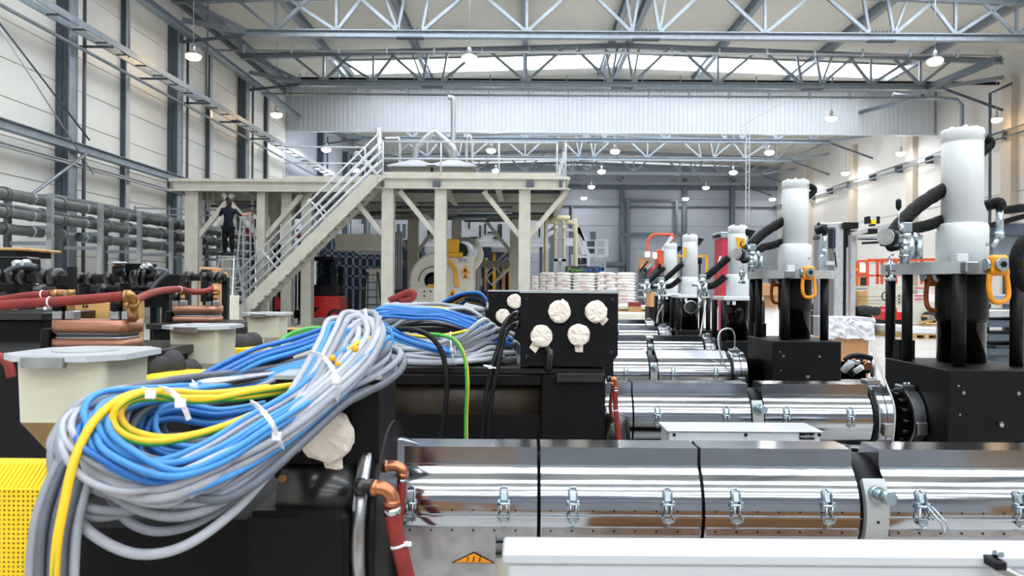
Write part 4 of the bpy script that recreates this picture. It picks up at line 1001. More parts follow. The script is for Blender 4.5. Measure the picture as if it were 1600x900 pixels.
manifold('black pipe with a raised valve near the far copper block', [(285, 433), (352, 434)], 5.2, .026, [(296, 432, 12, 1.5), (321, 433, 12, 1.9), (336, 434, 8, 1.6), (345, 434, 8, 1.8)], [(316, 327, 421, 472, 'black_satin'), (314, 328, 424, 430, 'black_gloss')])
for (x, y0_, y1_, r, D, m, nm, l) in ((113, 417, 462, .028, 3.3, 'black_satin', 'post', 'square black post between the two black manifolds'),):
    a, c = at(x, y0_, D), at(x, y1_, D); B().box(a.x-r/2, a.x+r/2, D-r/2, D+r/2, 0, a.z)(nm, m, label=l, cat='post')
t = thing('valve_knob', 'black valve with a flat grey handwheel above the manifold', 'valve', at(185, 430, 4.1))
b = B(); b.cyl(at(184, 432, 4.1), at(184, 416, 4.1), .028, n=16); b('valve_stem', 'black_satin', t)
b = B(); b.lathe([(.045, 0), (.052, .4), (.045, 1)], at(184, 413, 4.1), at(184, 409, 4.1), 20); b('handwheel', 'steel_brush', t)
B().cyl(at(183, 419, 4.1), at(183, 412, 4.1), .018, n=12)('valve_collar', 'copper', t)
for (px, py, D) in ((36, 412, 3.25), (49, 411, 3.25), (230, 417, 4.15), (237, 416, 4.15)):
    p = at(px, py, D); b = B(); b.lathe([(.012, 0), (.016, .3), (.016, .6), (.011, 1)], (p.x, D-.06, p.z), (p.x+.01, D-.02, p.z), 14); b('cable_gland', 'chrome', label='silver cable gland on a black box of the left manifolds', cat='gland', group='silver cable glands')
hose('control_cable', 'dark cable arching over the thick left manifold', [(8, 425), (25, 416), (45, 414), (58, 416)], 3.2, .009, 'cable_dark', cat='cable')
hose('control_cable', 'grey cable arching down from the black valve box', [(242, 420), (262, 424), (250, 436), (236, 452)], 4.0, .009, 'cable_dark', cat='cable')
p, q = at(-40, 388, 3.6), at(56, 393, 3.6)
t = thing('cable_spool', 'brown wooden board on a black stack at the left edge', 'board', (q.x, 3.6, q.z)); B().box(p.x, q.x, 3.5, 3.8, q.z, p.z, .004)('board', 'wood', t)
B().box(p.x, q.x-.04, 3.52, 3.78, at(0, 402, 3.6).z, q.z)('board_stack', 'black_satin', t)
# plywood sheet with arrows and a yellow guard behind the hoses
p, q = at(118, 472, 3.0), at(167, 500, 3.0)
t = thing('plywood_crate', 'small plywood crate with black arrows behind the red hose', 'crate', (p.x, 3.0, q.z))
B().box(p.x, q.x, 3.0, 3.3, q.z-.3, p.z, .004)('crate_side', 'plywood', t)
for px in (130, 135): c = at(px, 480, 2.995); B().prism([(c.x-.005, c.z), (c.x+.005, c.z), (c.x+.0, c.z+.012)], 2.994, 2.999, 'y')('arrow_print', 'black_matte', t)
B().box(p.x+.02, q.x-.02, 3.02, 3.28, 0, q.z-.3)('crate_foot', 'wood', t)

# ======================= GREY PIPE RACK =======================
PX0 = -13.0
pz = lambda s: CZ+s*13.0      # s = screen slope
pipes = [(.170+.028, .15, 'pipe_grey', 'upper'), (.118, .15, 'pipe_grey', 'middle'), (.062, .15, 'pipe_grey', 'lower')]
rk = thing('pipe_rack', 'galvanised rack posts carrying the long grey pipes along the left wall', 'rack', (PX0, 24, 0))
yy = [15.2, 17.5, 19.8, 22.15, 24.4, 26.6, 28.9, 31.2, 33.5]
for y in yy:
    b = B(); b.box(PX0+.24, PX0+.38, y-.05, y+.05, 0, CZ+2.45); b('post', 'alu', rk)
    b = B(); b.box(PX0-.9, PX0-.76, y-.07, y+.07, 0, CZ+2.3); b('post', 'galv_dark', rk)
    for z in (CZ+1.98, CZ+1.6, CZ+1.18): B().box(PX0-.9, PX0+.3, y-.04, y+.04, z-.12, z-.02)('cross_arm', 'galv', rk)
for i, (z, r, dx, l) in enumerate(((CZ+2.27, .15, 0, 'upper front grey pipe of the rack'), (CZ+1.82, .14, 0, 'middle front grey pipe of the rack'), (CZ+1.40, .135, 0, 'lower front grey pipe of the rack'), (CZ+2.02, .1, -.55, 'rear grey pipe of the rack, behind the upper front one'))):
    t = thing('grey_pipe', l, 'pipe', (PX0+dx, 24, z), 'grey pipes on the rack')
    y_end = 35.5
    if i == 2:
        B().cyl((PX0+dx, 12, z), (PX0+dx, 19.9, z), r, n=20)('pipe', 'pipe_grey', t); B().lathe([(r, 0), (r, 1)], (PX0+dx, 21.6, z), (PX0+dx, y_end, z), 20, cap=False)('pipe', 'pipe_grey', t)
        B().cyl((PX0+dx, 21.9, z), (PX0+dx, 22, z), r*.95, n=20)('pipe_mouth', 'black_matte', t)
    else: B().cyl((PX0+dx, 12, z), (PX0+dx, y_end, z), r, n=20)('pipe', 'pipe_grey', t)
    for y in yy:
        b = B(); b.lathe([(r+.015, 0), (r+.02, .5), (r+.015, 1)], (PX0+dx, y-.35, z), (PX0+dx, y-.28, z), 20); b('pipe_clamp', 'galv', t)
        b = B(); b.lathe([(r+.03, 0), (r+.03, 1)], (PX0+dx, y+.9, z), (PX0+dx, y+1.05, z), 20); b('pipe_socket', 'pipe_grey', t)
# cage rail and tray above the pipes
t = thing('scaffold_rail', 'thin galvanised rail frame standing behind the grey pipes', 'rail', at(240, 340, 27))
for x in (211, 265, 300): B().bar(at(x, 322, 27), at(x, 345, 27), .05)('post', 'galv', t)
for y in (325, 334): B().bar(at(211, y, 27), at(345, y+3, 27), .05)('rail', 'galv', t)
B().box(-14.6, -13.9, 22, 45, CZ+2.62, CZ+2.7)('cable_tray', 'galv', label='galvanised cable tray running above the grey pipes', cat='tray')

# ======================= PLATFORM =======================
DF = 24.0; DB = 35.
pf = thing('steel_platform', 'raised cream steel platform on posts with handrails', 'platform', (-2, 29, 0))
zT = CZ+3.62; zb_ = zT-.42
xR, xM = at(886, 280, DF).x, at(586, 280, DF).x; xLft = at(268, 280, DF+1).x
def chan(x0, x1, y, name='edge_beam'):
    b = B(); b.box(x0, x1, y, y+.06, zb_+.04, zT-.1); b.box(x0, x1, y-.1, y+.12, zT-.1, zT); b.box(x0, x1, y-.1, y+.12, zb_, zb_+.05); b(name, 'platform_paint', pf)
chan(xM, xR, DF); chan(xLft, xM, DF+1); chan(xLft, xR, DB)
def chan_y(x, y0, y1):
    b = B(); b.box(x-.03, x+.03, y0, y1, zb_+.04, zT-.1); b.box(x-.1, x+.1, y0, y1, zT-.1, zT); b.box(x-.1, x+.1, y0, y1, zb_, zb_+.05); b('side_beam', 'platform_paint', pf)
chan_y(xR, DF, DB); chan_y(xLft, DF+1, DB)
for x in (-9.6, -7.2, -4.4, -2.65, -.85, .1): chan_y(x, DF+.1 if x > -4.8 else DF+1.1, DB)
for y in (27.5, 31): B().box(xLft, xR, y-.06, y+.06, zb_-.02, zT-.06)('cross_beam', 'platform_paint', pf)
B().box(xM, xR, DF, DB, zT-.03, zT-.001)('deck', 'deck_grey', pf); B().box(xLft, xM, DF+1, DB, zT-.03, zT-.001)('deck', 'deck_grey', pf)
for k in range(9):   # deck ribs seen from below
    y = DF+1.6+k*1.1; B().box(xLft+.1, xR-.1, y, y+.12, zT-.2, zT-.04)('deck_rib', 'galv_dark', pf)
for px in (598, 679, 686, 825, 832, 876):
    c = at(px, 288, DF-.02); B().box(c.x-.05, c.x+.05, DF-.11, DF-.0, c.z-.11, c.z+.1)('beam_socket', 'galv_dark', pf)
def leg(x, y, w=.38, br=(1,), col='platform_paint'):
    b = B(); b.box(x-w/2, x-w/2+.04, y-.17, y+.17, 0, zb_); b.box(x+w/2-.04, x+w/2, y-.17, y+.17, 0, zb_); b.box(x-w/2+.04, x+w/2-.04, y-.02, y+.02, 0, zb_)
    b.box(x-w/2, x+w/2, y-.18, y-.14, 0, zb_); l = b('leg', col, pf)
    B().box(x-w*.8, x+w*.8, y-.3, y+.3, 0, .03)('foot_plate', col, pf)
    for s in br: B().bar((x+s*w*.4, y, zb_-1.5), (x+s*1.35, y, zb_-.05), .14, .16)('knee_brace', col, pf)
leg(at(607, 0, DF).x, DF+.25, br=(-1,)); leg(at(690, 0, DF).x, DF+.25, br=(-1,)); leg(at(822, 0, DF).x, DF+.25, br=(-1, 1))
leg(at(303, 0, 25.2).x, 25.3, .45, br=(1,)); leg(at(411, 0, 25.2).x, 25.3, .28, br=(-1, 1)); leg(at(432, 0, 28).x, 28, .3, br=())
leg(at(451, 0, 25.5).x, 25.6, .36, br=()); leg(at(482, 0, 25.5).x, 25.6, .36, br=(1,)); 
leg(at(650, 0, DB).x, DB-.3, .5, br=(-1, 1)); leg(at(717, 0, DB).x, DB-.3, .45, br=()); leg(at(806, 0, DB).x, DB-.3, .4, br=(-1, 1)); leg(at(313, 0, DB).x, DB-.3, .4, br=(1,))
B().box(at(620, 0, DB).x, at(806, 0, DB).x, DB-.4, DB-.2, zT-2.65, zT-2.35)('lower_tie_beam', 'deck_grey', pf)
B().box(at(527, 0, 28).x, at(600, 0, 28).x, 27.9, 28.1, at(0, 376, 28).z-.3, at(0, 362, 28).z)('lower_tie_beam', 'platform_paint', pf)
# pipes and trays slung under the deck
for k, (x0, x1, y_, D, r) in enumerate(((620, 800, 324, 27, .05), (640, 800, 332, 28, .06), (715, 815, 337, 29, .05), (700, 760, 341, 30, .08), (330, 400, 322, 26, .05), (420, 560, 330, 29, .06), (715, 800, 318, 26, .04), (520, 600, 338, 31, .08), (725, 800, 345, 31, .05))):
    B().cyl(at(x0, y_, D), at(x1, y_, D), r, n=8)('slung_pipe', 'galv' if k % 2 else 'galv_dark', pf)
for (px, y0_, y1_, D) in ((760, 296, 312, 25), (815, 298, 314, 25), (476, 298, 325, 26), (419, 296, 320, 26), (358, 292, 326, 25.5), (363, 292, 318, 25.5), (325, 305, 330, 26), (395, 304, 328, 26), (335, 300, 318, 26)):
    B().bar(at(px, y0_-4, D), at(px, y1_, D), .07)('hanger', 'platform_paint', pf)
# handrails
def rail_run(a, c, n, hgt=1.1):
    a, c = Vector(a), Vector(c)
    for z, nm in ((hgt, 'handrail'), (hgt*.5, 'knee_rail')):
        B().cyl(a+Vector((0, 0, z)), c+Vector((0, 0, z)), .028, n=8)(nm, 'white_side', pf)
    for i in range(n+1):
        p = a.lerp(c, i/n); B().cyl(p-Vector((0, 0, .1)), p+Vector((0, 0, hgt)), .028, n=8)('rail_post', 'white_side', pf)
    B().bar(a+Vector((0, 0, .06)), c+Vector((0, 0, .06)), .015, .12)('toe_board', 'platform_paint', pf)
rail_run((at(600, 0, DF).x, DF, zT), (at(872, 0, DF).x, DF, zT), 3)
rail_run((xR-.05, DF, zT), (xR-.05, DB, zT), 8)
rail_run((at(445, 0, 25).x, DF+1, zT), (at(572, 0, 25).x, DF+1, zT), 1)
rail_run((xLft+.1, DB, zT), (xR-.1, DB, zT), 9)
# stairs
st = thing('platform_stairs', 'cream steel stairs with pipe handrails climbing to the platform', 'stairs', (at(480, 0, DF).x, DF+.4, 0))
xa_, za_ = at(356, 0, DF).x, 0.0; xb_, zb2 = at(590, 0, DF).x, zT
sl = (zb2-za_)/(xb_-xa_)
for y in (DF-.35, DF+.6):
    b = B(); n_ = .17; b.prism([(xa_, 0), (xa_+.34, 0), (xb_+.1, zb2-.33), (xb_+.1, zb2-.02), (xb_-.15, zb2-.02), (xa_-.02, .12)], y, y+.05, 'y'); b('stringer', 'platform_paint', st)
NS = 22
for i in range(NS):
    f = (i+.5)/NS; x = xa_+.12+(xb_-xa_)*f; z = zb2*f; B().box(x-.13, x+.13, DF-.3, DF+.6, z-.02, z+.01)('tread', 'deck_grey', st)
    B().prism([(x+.1, z-.02), (x+.3, z-.02), (x+.1, z-.2)], DF-.36, DF-.30, 'y')('tread_bracket', 'platform_paint', st)
dx = xb_-xa_
for y in (DF-.33, DF+.63):
    for h in (1.17, .88, .6, .33):
        x0 = at(388, 0, DF).x; z0 = (x0-xa_)*sl
        B().cyl((x0-.45, y, z0-.45*sl+h*1.1), (xb_+.1, y, zb2+.1*sl*0+h*1.08), .03, n=8)('handrail', 'white_side', st)
    for f in (.04, .3, .62, .93):
        x = xa_+.2+dx*f; z = (x-xa_)*sl; B().cyl((x+.2, y, z+.1), (x-.42, y, z+.86), .027, n=8)('rail_post', 'white_side', st)
        B().cyl((x-.42, y, z+.86), (x-.52, y, z+.76), .027, n=8)('rail_end', 'white_side', st)
# hoods and ducts on the platform
def hood(px, label):
    D = 31; c = at(px, 264, D); w_ = 1.0
    t = thing('extractor_hood', label, 'hood', (c.x, D, c.z), 'white pyramid extractor hoods')
    b = B(); z0 = c.z; z1 = at(px, 250.5, D).z
    vs = [(c.x-w_, D-w_, z0), (c.x+w_, D-w_, z0), (c.x+w_, D+w_, z0), (c.x-w_, D+w_, z0), (c.x-.16, D-.16, z1), (c.x+.16, D-.16, z1), (c.x+.16, D+.16, z1), (c.x-.16, D+.16, z1)]
    b.add(vs, [(0, 1, 5, 4), (1, 2, 6, 5), (2, 3, 7, 6), (3, 0, 4, 7), (4, 5, 6, 7)]); b.box(c.x-w_, c.x+w_, D-w_, D+w_, z0-.06, z0); b('hood_cover', 'white_paint', t)
    B().box(c.x-w_+.15, c.x+w_-.15, D-w_+.15, D+w_-.1, zT+.002, max(z0-.06, zT+.05))('hood_skirt', 'deck_grey', t)
    return t, c, z1
t1, c1, z1 = hood(649, 'left white pyramid extractor hood on the platform')
t2_, c2, z2 = hood(709, 'right white pyramid extractor hood on the platform')
mid = at(679, 205, 31)
for t, c in ((t1, c1), (t2_, c2)):
    s = 1 if c is c1 else -1
    b = B(); b.tube([(c.x, 31, z1-.05), (c.x, 31, z1+.48), (c.x+s*.06, 31, z1+.58), (mid.x-s*.1, 31, mid.z-.08), (mid.x, 31, mid.z)], .15, 14); b('duct', 'alu', t)
B().cyl((mid.x, 30.9, mid.z-.05), (mid.x, 54, mid.z+.3), .17, n=14)('exhaust_duct', 'alu', label='silver exhaust duct running back from the joined hood ducts', cat='duct')
# crossed braces and small duct right/left of hoods
for (pts, l) in (([(624, 284), (624, 222), (616, 217), (600, 217)], 'silver pipe bending left of the extractor hoods'), ([(729, 284), (729, 222), (736, 217), (739, 280)], 'silver pipe bending right of the extractor hoods')):
    b = B(); b.tube(smooth_path([at(a, c, 33) for a, c in pts], 4), .08, 10); b('vent_pipe', 'alu', label=l, cat='pipe')
# two ladders
def stepladder(name, label, p_top, D, wtop, wbot, spread, ht, m, nr):
    t = thing(name, label, 'ladder', (p_top.x, D, 0)); x, z = p_top.x, p_top.z
    for sy in (-1, 1):
        for sx in (-1, 1):
            B().bar((x+sx*wtop, D+sy*.1, z), (x+sx*wbot, D+sy*spread, 0), .04, .06)('rail', m, t)
        for i in range(nr):
            f = (i+.6)/nr; ww = wtop+(wbot-wtop)*(1-f); B().bar((x-ww, D+sy*(.1+(spread-.1)*(1-f)), z*f), (x+ww, D+sy*(.1+(spread-.1)*(1-f)), z*f), .05, .03)('rung', m, t)
    return t
DL = 23.
pt = at(357, 400, DL)
sl_ = stepladder('step_ladder', 'aluminium step ladder the worker stands on', pt, DL, .22, .38, .75, 0, 'alu', 8)
B().box(pt.x-.26, pt.x+.26, DL-.18, DL+.18, pt.z-.03, pt.z)('standing_platform', 'alu', sl_)
pt2 = at(377, 335, 23.6)
stepladder('step_ladder', 'tall aluminium ladder beside the worker', pt2, 24.1, .15, .3, .5, 0, 'alu', 14)
stepladder('step_ladder', 'black folding ladder on the floor under the platform', at(582, 425, 27), 27, .18, .3, .55, 0, 'ladder_black', 7)

# worker on the ladder (one continuous skinned body)
def skinned(name, joints, edges, root, m, parent=None, sub=2, label=None, cat=None):
    me = bpy.data.meshes.new(name); me.from_pydata([j[0] for j in joints], edges, []); me.materials.append(MATS[m])
    o = bpy.data.objects.new(name, me); COL.objects.link(o)
    if parent: o.parent = parent
    o.modifiers.new('skin', 'SKIN'); me.skin_vertices[0] if me.skin_vertices else None
    lay = me.skin_vertices[0].data if me.skin_vertices else None
    if lay is None:
        bpy.context.view_layer.objects.active = o
    for i, j in enumerate(joints):
        r = j[1]; lay[i].radius = (r, r) if not isinstance(r, tuple) else r; lay[i].use_root = (i == root)
    s = o.modifiers.new('sub', 'SUBSURF'); s.levels = sub; s.render_levels = sub
    dg = bpy.context.evaluated_depsgraph_get(); me2 = bpy.data.meshes.new_from_object(o.evaluated_get(dg))
    o.modifiers.clear(); o.data = me2
    for p in me2.polygons: p.use_smooth = True
    return tag(o, label, cat)
zf = pt.z; X, Y = pt.x, DL-.02
wk = thing('person', 'worker in dark navy clothes on the ladder, arms raised under the platform', 'person', (X, Y, zf))
def L(v): return (v[0], v[1], v[2])
J = [((0, 0, .95), .15), ((0, .0, 1.1), .135), ((0, .02, 1.25), .155), ((0, .03, 1.4), .165), ((0, .03, 1.5), .07), ((0, .02, 1.56), .058),   # pelvis..neck
     ((-.09, 0, .88), .1), ((-.11, -.01, .5), .068), ((-.11, .02, .12), .05), ((-.12, -.08, .05), .042), ((-.12, -.16, .035), .03),
     ((.09, 0, .88), .1), ((.11, -.02, .5), .068), ((.12, .02, .12), .05), ((.13, -.08, .05), .042), ((.13, -.16, .035), .03),
     ((-.2, .03, 1.44), .07), ((-.3, .07, 1.26), .052), ((-.24, .2, 1.4), .042), ((-.2, .26, 1.52), .033),
     ((.2, .03, 1.42), .07), ((.33, .06, 1.27), .052), ((.42, .12, 1.3), .042), ((.52, .16, 1.33), .033)]
E = [(0, 1), (1, 2), (2, 3), (3, 4), (4, 5), (0, 6), (6, 7), (7, 8), (8, 9), (9, 10), (0, 11), (11, 12), (12, 13), (13, 14), (14, 15), (3, 16), (16, 17), (17, 18), (18, 19), (3, 20), (20, 21), (21, 22), (22, 23)]
body = skinned('body', J, E, 0, 'navy', wk)
# trousers and shirt sleeves sit over the body as clothing
tr = skinned('trousers', [((0, 0, .97), .165), ((-.09, 0, .86), .112), ((-.11, -.01, .5), .082), ((-.11, .02, .13), .066), ((.09, 0, .86), .112), ((.11, -.02, .5), .082), ((.12, .02, .13), .066)], [(0, 1), (1, 2), (2, 3), (0, 4), (4, 5), (5, 6)], 0, 'trouser', wk)
fa = skinned('forearm', [((.33, .06, 1.27), .05), ((.42, .12, 1.3), .048), ((.52, .16, 1.33), .036), ((.56, .17, 1.34), .03)], [(0, 1), (1, 2), (2, 3)], 0, 'skin', wk, 1)
hd = B(); hd.sphere((.0, .06, 1.68), .105, 16, 12, (.85, 1.05, 1.15)); hd = hd('head', 'hair'); hd.parent = wk; hd.location = (0, 0.06, 1.56)
fc = B(); fc.sphere((0, .13, 1.665), .085, 12, 8, (.85, .7, 1.2)); fc.sphere((0, .2, 1.66), .016, 8, 6); fc.sphere((-.09, .06, 1.67), .022, 8, 6, (.5, 1, 1.3)); fc.sphere((.09, .06, 1.67), .022, 8, 6, (.5, 1, 1.3)); fc = fc('face', 'skin'); fc.parent = wk; fc.location = (0, .12, 1.55)
for side, base, fs in ((1, Vector((.56, .17, 1.34)), 1), (-1, Vector((-.19, .28, 1.56)), 1)):
    J = [(tuple(base), .028), (tuple(base+Vector((.05 if side > 0 else 0, .01, .01 if side > 0 else .05))), .026)]; E = [(0, 1)]
    d = Vector((1, .1, .15)) if side > 0 else Vector((.1, .2, 1))
    q = d.normalized(); pz_ = Vector((0, 0, 1)) if side > 0 else Vector((1, 0, 0))
    h = skinned('hand', J, E, 0, 'skin', wk, 1)
    for k, ln in enumerate((.07, .08, .075, .06)):
        o = Vector(J[1][0])+pz_*(k-1.5)*.017
        skinned('finger', [(tuple(o), .009), (tuple(o+q*ln*.6), .0085), (tuple(o+q*ln+Vector((0, -.02, 0))), .007)], [(0, 1), (1, 2)], 0, 'skin', h, 1)
    o = Vector(J[0][0]); skinned('finger', [(tuple(o), .011), (tuple(o+q*.02+pz_*.04), .01), (tuple(o+q*.05+pz_*.055), .008)], [(0, 1), (1, 2)], 0, 'skin', h, 1)
for sx in (-.11, .12): B().box(sx-.055, sx+.05, -.2, .07, .0, .09, .03)('shoe', 'black_satin', wk) if False else None
def wpart(b, name, m):
    o = b(name, m); o.parent = wk; 
    return o
for sx in (-.115, .125):
    b = B(); b.box(X+sx-.05, X+sx+.05, Y-.2, Y+.08, zf, zf+.09, .03); b('shoe', 'black_satin', wk)

# ======================= MIDDLE DISTANCE =======================
def bx(name, label, cat, px0, px1, y0_, y1_, D, dp, m, group=None, part='body', floor=False):
    a, c = at(px0, y0_, D), at(px1, y1_, D); z0 = 0 if floor else c.z
    t = thing(name, label, cat, (a.x, D, z0), group); B().box(a.x, c.x, D, D+dp, z0, a.z, .01)(part, m, t)
    return t, a, c
def pbox(t, px0, px1, y0_, y1_, D, dp, m, name, bev=.0, parent=None):
    a, c = at(px0, y0_, D), at(px1, y1_, D); c.z = 0 if (y1_ >= 484 and c.z < .62) else c.z; return B().box(a.x, c.x, D, D+dp, c.z, a.z, bev)(name, m, parent or t)
def pbar(t, p, q, D, w_, m, name, D2_=None, rnd=False):
    a, c = at(*p, D), at(*q, D2_ or D); c.z = 0 if (q[1] >= 484 and c.z < .62) else c.z; b = B(); b.cyl(a, c, w_/2, n=10) if rnd else b.bar(a, c, w_); return b(name, m, t)
# blower
D = 27.2
t = thing('granulator', 'beige round granulator with yellow guards and warning triangles', 'machine', at(690, 500, D))
t.location.z = 0
c = at(688, 441, D); r = 49*D/F
b = B(); b.lathe([(r*.93, 0), (r, .06), (r, .94), (r*.93, 1)], (c.x, D, c.z), (c.x, D+.7, c.z), 48); b('drum', 'cream', t)
b = B(); b.lathe([(r*1.01, 0), (r*1.02, .5), (r*1.01, 1)], (c.x, D+.7, c.z), (c.x, D+.78, c.z), 48); b('drum_rim', 'black_satin', t)
p = at(676, 438, D); b = B(); b.lathe([(.3, 0), (.3, .5), (.16, .5), (.16, 1)], (p.x, D-.02, p.z), (p.x, D-.1, p.z), 24); b('intake', 'black_satin', t)
b = B(); b.tube([(p.x+.5*math.cos(R(a)), D-.03, p.z+.5*math.sin(R(a))) for a in range(20, 200, 15)], .03, 6); b('intake_rim', 'deck_grey', t)
pbox(t, 668, 684, 444, 449, D-.12, .1, 'yellow_machine', 'motor_foot')
h = pbox(t, 698, 739, 400, 500, D-.3, 1.0, 'cream', 'housing', .02); pbox(t, 639, 700, 449, 500, D-.25, .9, 'cream', 'base_cabinet', .02)
pbox(t, 698, 717, 373, 402, D-.4, .5, 'yellow_machine', 'yellow_guard', .03); pbox(t, 698, 723, 394, 402, D-.45, .5, 'yellow_machine', 'yellow_guard', .03)
q = at(725, 393, D+.3); b = B(); b.lathe([(.3, 0), (.52, .02), (.52, .9), (.3, 1)], (q.x, D+.1, q.z), (q.x, D+.5, q.z), 36); b.lathe([(.14, 0), (.14, 1)], (q.x, D-.1, q.z), (q.x, D+.1, q.z), 20); b('belt_pulley', 'alu', t)
b = B(); b.lathe([(.6, 0), (.66, .5), (.6, 1)], (q.x+.05, D+.55, q.z-.1), (q.x+.05, D+.85, q.z-.1), 40); b('belt_guard', 'cream', t)
b = B(); b.lathe([(.27, 0), (.3, .5), (.2, 1)], (q.x-.1, D-.3, q.z), (q.x-.1, D-.02, q.z), 9); b('pulley_hub', 'black_satin', t)
for s in ((700, 407, 712, 420), (712, 420, 714, 448)): pbar(t, s[:2], s[2:], D-.36, .13, 'yellow_machine', 'yellow_strip')
sg = pbox(t, 716, 731, 404, 409.5, D-.33, .02, 'white_paint', 'name_sign'); p = at(723.5, 406.8, D-.34)
text('sign_text', 'EML', .13, 'blue_print', sg, (p.x, D-.345, p.z), sx=1.3)
for (px, py, s) in ((727, 421, .17), (727, 431, .12), (707, 458, .17), (726, 458, .14)):
    p = at(px, py, D-.33); o = B().prism([(p.x-s, p.z-s*.8), (p.x+s, p.z-s*.8), (p.x, p.z+s*.9)], D-.34, D-.31, 'y')('warning_triangle', 'orange', t)
    B().prism([(p.x-s*.35, p.z-s*.5), (p.x+s*.35, p.z-s*.5), (p.x, p.z+s*.3)], D-.35, D-.34, 'y')('triangle_symbol', 'black_matte', o)
for (x, y) in ((663, 455), (673, 455), (663, 462)): p = at(x, y, D-.27); B().box(p.x-.03, p.x+.03, D-.28, D-.25, p.z-.04, p.z+.02)('cabinet_lock', 'black_satin', t)
# low white ledge in front
t, a, c = bx('machine_table', 'low pale machine table in front of the beige granulator', 'table', 600, 760, 473, 482, 20, 1.2, 'white_side', part='table_top')
B().box(a.x+.2, c.x-.2, 20.2, 21, 0, c.z)('table_base', 'galv', t)
t, P = hose('air_hose', 'looped coral red hose lying beside the granulator', [(608, 470), (622, 463), (640, 456), (647, 460), (641, 468), (624, 470)], 20.2, .09, 'red_hose')
t, a, c = bx('white_cabinet', 'pale cabinet behind the black folding ladder', 'cabinet', 572, 600, 420, 480, 29, 1, 'cream', floor=True)
B().box(a.x+.1, c.x-.1, 28.97, 29, .6, 1.7)('cabinet_door', 'white_paint', t)
# white mezzanine cabin behind the platform
t, a, c = bx('process_cabin', 'white process cabin raised behind the platform posts', 'cabin', 655, 850, 343, 380, 40, 6, 'white_paint', part='cabin_wall')
pbox(t, 655, 860, 379, 386, 39.8, 6.2, 'white_side', 'cabin_floor_beam')
for x in (660, 700, 760, 815, 845): pbox(t, x-2, x+2, 386, 487, 40, .3, 'galv_dark', 'cabin_post')
for (x0, x1, y0_, y1_) in ((749, 751, 352, 371), (757, 759, 349, 366), (778, 780, 350, 366), (781, 784, 350, 372), (771, 784, 370, 372), (733, 746, 370, 372), (762, 778, 362, 363.5), (842, 844, 350, 370), (668, 676, 358, 372), (708, 711, 350, 362), (732, 734, 346, 357)):
    pbox(t, x0, x1, y0_, y1_, 39.85, .15, 'black_satin', 'cabin_bracket')
for k in range(4): pbox(t, 620+k*9, 624+k*9, 350, 372, 39.9, .2, 'galv_dark', 'cabin_bracket')
# dark racks behind
t = thing('storage_rack', 'dark blue storage racks behind the red forklift', 'rack', (-9, 42, 0))
for x in range(508, 604, 11): pbar(t, (x, 368), (x, 488), 42, .12, 'rack_grey', 'rack_upright')
for y in (376, 394, 402, 417, 432, 450): pbar(t, (505, y-3), (600, y+2), 42, .12, 'rack_grey', 'rack_shelf')
pbox(t, 500, 640, 374, 486, 43, 1.5, 'rack_blue', 'rack_load')
pbox(t, 628, 660, 392, 420, 44, 1.5, 'black_satin', 'rack_load')
for k in range(5):   # white process pipes bending under the platform
    o = k*4; b = B(); b.tube([at(550+o, 350, 36), at(550+o, 382-o*.6, 36), at(560+o*.6, 396-o, 36), at(612, 396-o, 36)], .055, 8); b('process_pipe', 'white_side', label='bent white pipe under the platform, '+['outermost', 'second from outside', 'middle', 'second from inside', 'innermost'][k]+' of five', cat='pipe', group='bent white pipes')
for k in range(3): pbar(None, (619+k*4, 362), (619+k*4, 452), 33, .09, 'white_side', 'process_pipe') if False else B().cyl(at(619+k*4, 362, 33), at(619+k*4, 452, 33), .045, n=8)('process_pipe', 'white_side', label='upright white pipe beside the platform post, '+['left', 'middle', 'right'][k]+' of three', cat='pipe', group='upright white pipes')
# forklift
D = 26.4
t = thing('forklift', 'red forklift truck with a black cab behind the stair posts', 'forklift', (at(505, 0, D).x, D, 0))
X0, X1 = at(488, 0, D).x, at(534, 0, D).x
b = B(); b.prism([(X0, .25), (X1-.1, .25), (X1, .4), (X1, .95), (X1-.15, 1.02), (X0+.1, 1.02), (X0, .9)], D, D+1.1, 'y'); b('chassis', 'red_paint', t)
B().prism([(X0+.02, .6), (X0+.35, .62), (X0+.14, .42), (X0+.02, .4)], D-.02, D, 'y')('black_vent', 'black_satin', t)
B().box(at(432, 0, D).x, at(446, 0, D).x, D, D+1.1, .15, .95, .03)('front_body', 'red_paint', t)
B().box(at(446, 0, D).x, X0, D+.1, D+1.0, .2, .5, .02)('floor_plate', 'black_satin', t)
for (x0, x1, z0, z1) in ((489, 492, 1.0, 2.35), (520, 528, 1.0, 2.1), (450, 453, .5, 2.3)):
    for y in (D, D+1.0): B().box(at(x0, 0, D).x, at(x1, 0, D).x, y, y+.08, z0, z1, .01)('cab_pillar', 'black_satin', t)
B().box(at(450, 0, D).x, at(524, 0, D).x, D-.02, D+1.1, 2.3, 2.42, .03)('cab_roof', 'black_satin', t)
B().box(at(490, 0, D).x, at(526, 0, D).x, D+.02, D+1.05, 1.02, 1.42, .03)('cab_panel', 'black_satin', t)
B().box(at(491, 0, D).x, at(521, 0, D).x, D+.5, D+.52, 1.4, 2.3)('cab_window', 'glass_dark', t)
for px in (527, 441):
    c = at(px, 0, D); b = B(); b.lathe([(.16, 0), (.27, .1), (.28, .5), (.27, .9), (.16, 1)], (c.x, D-.12, .28), (c.x, D+.15, .28), 24); w_ = b('wheel', 'rubber', t)
    B().cyl((c.x, D-.15, .28), (c.x, D-.1, .28), .15, n=18)('wheel_hub', 'red_paint', w_)
for y in (D+.25, D+.8): B().box(at(425, 0, D).x, at(429, 0, D).x, y, y+.1, .1, 2.9)('mast_rail', 'black_satin', t)
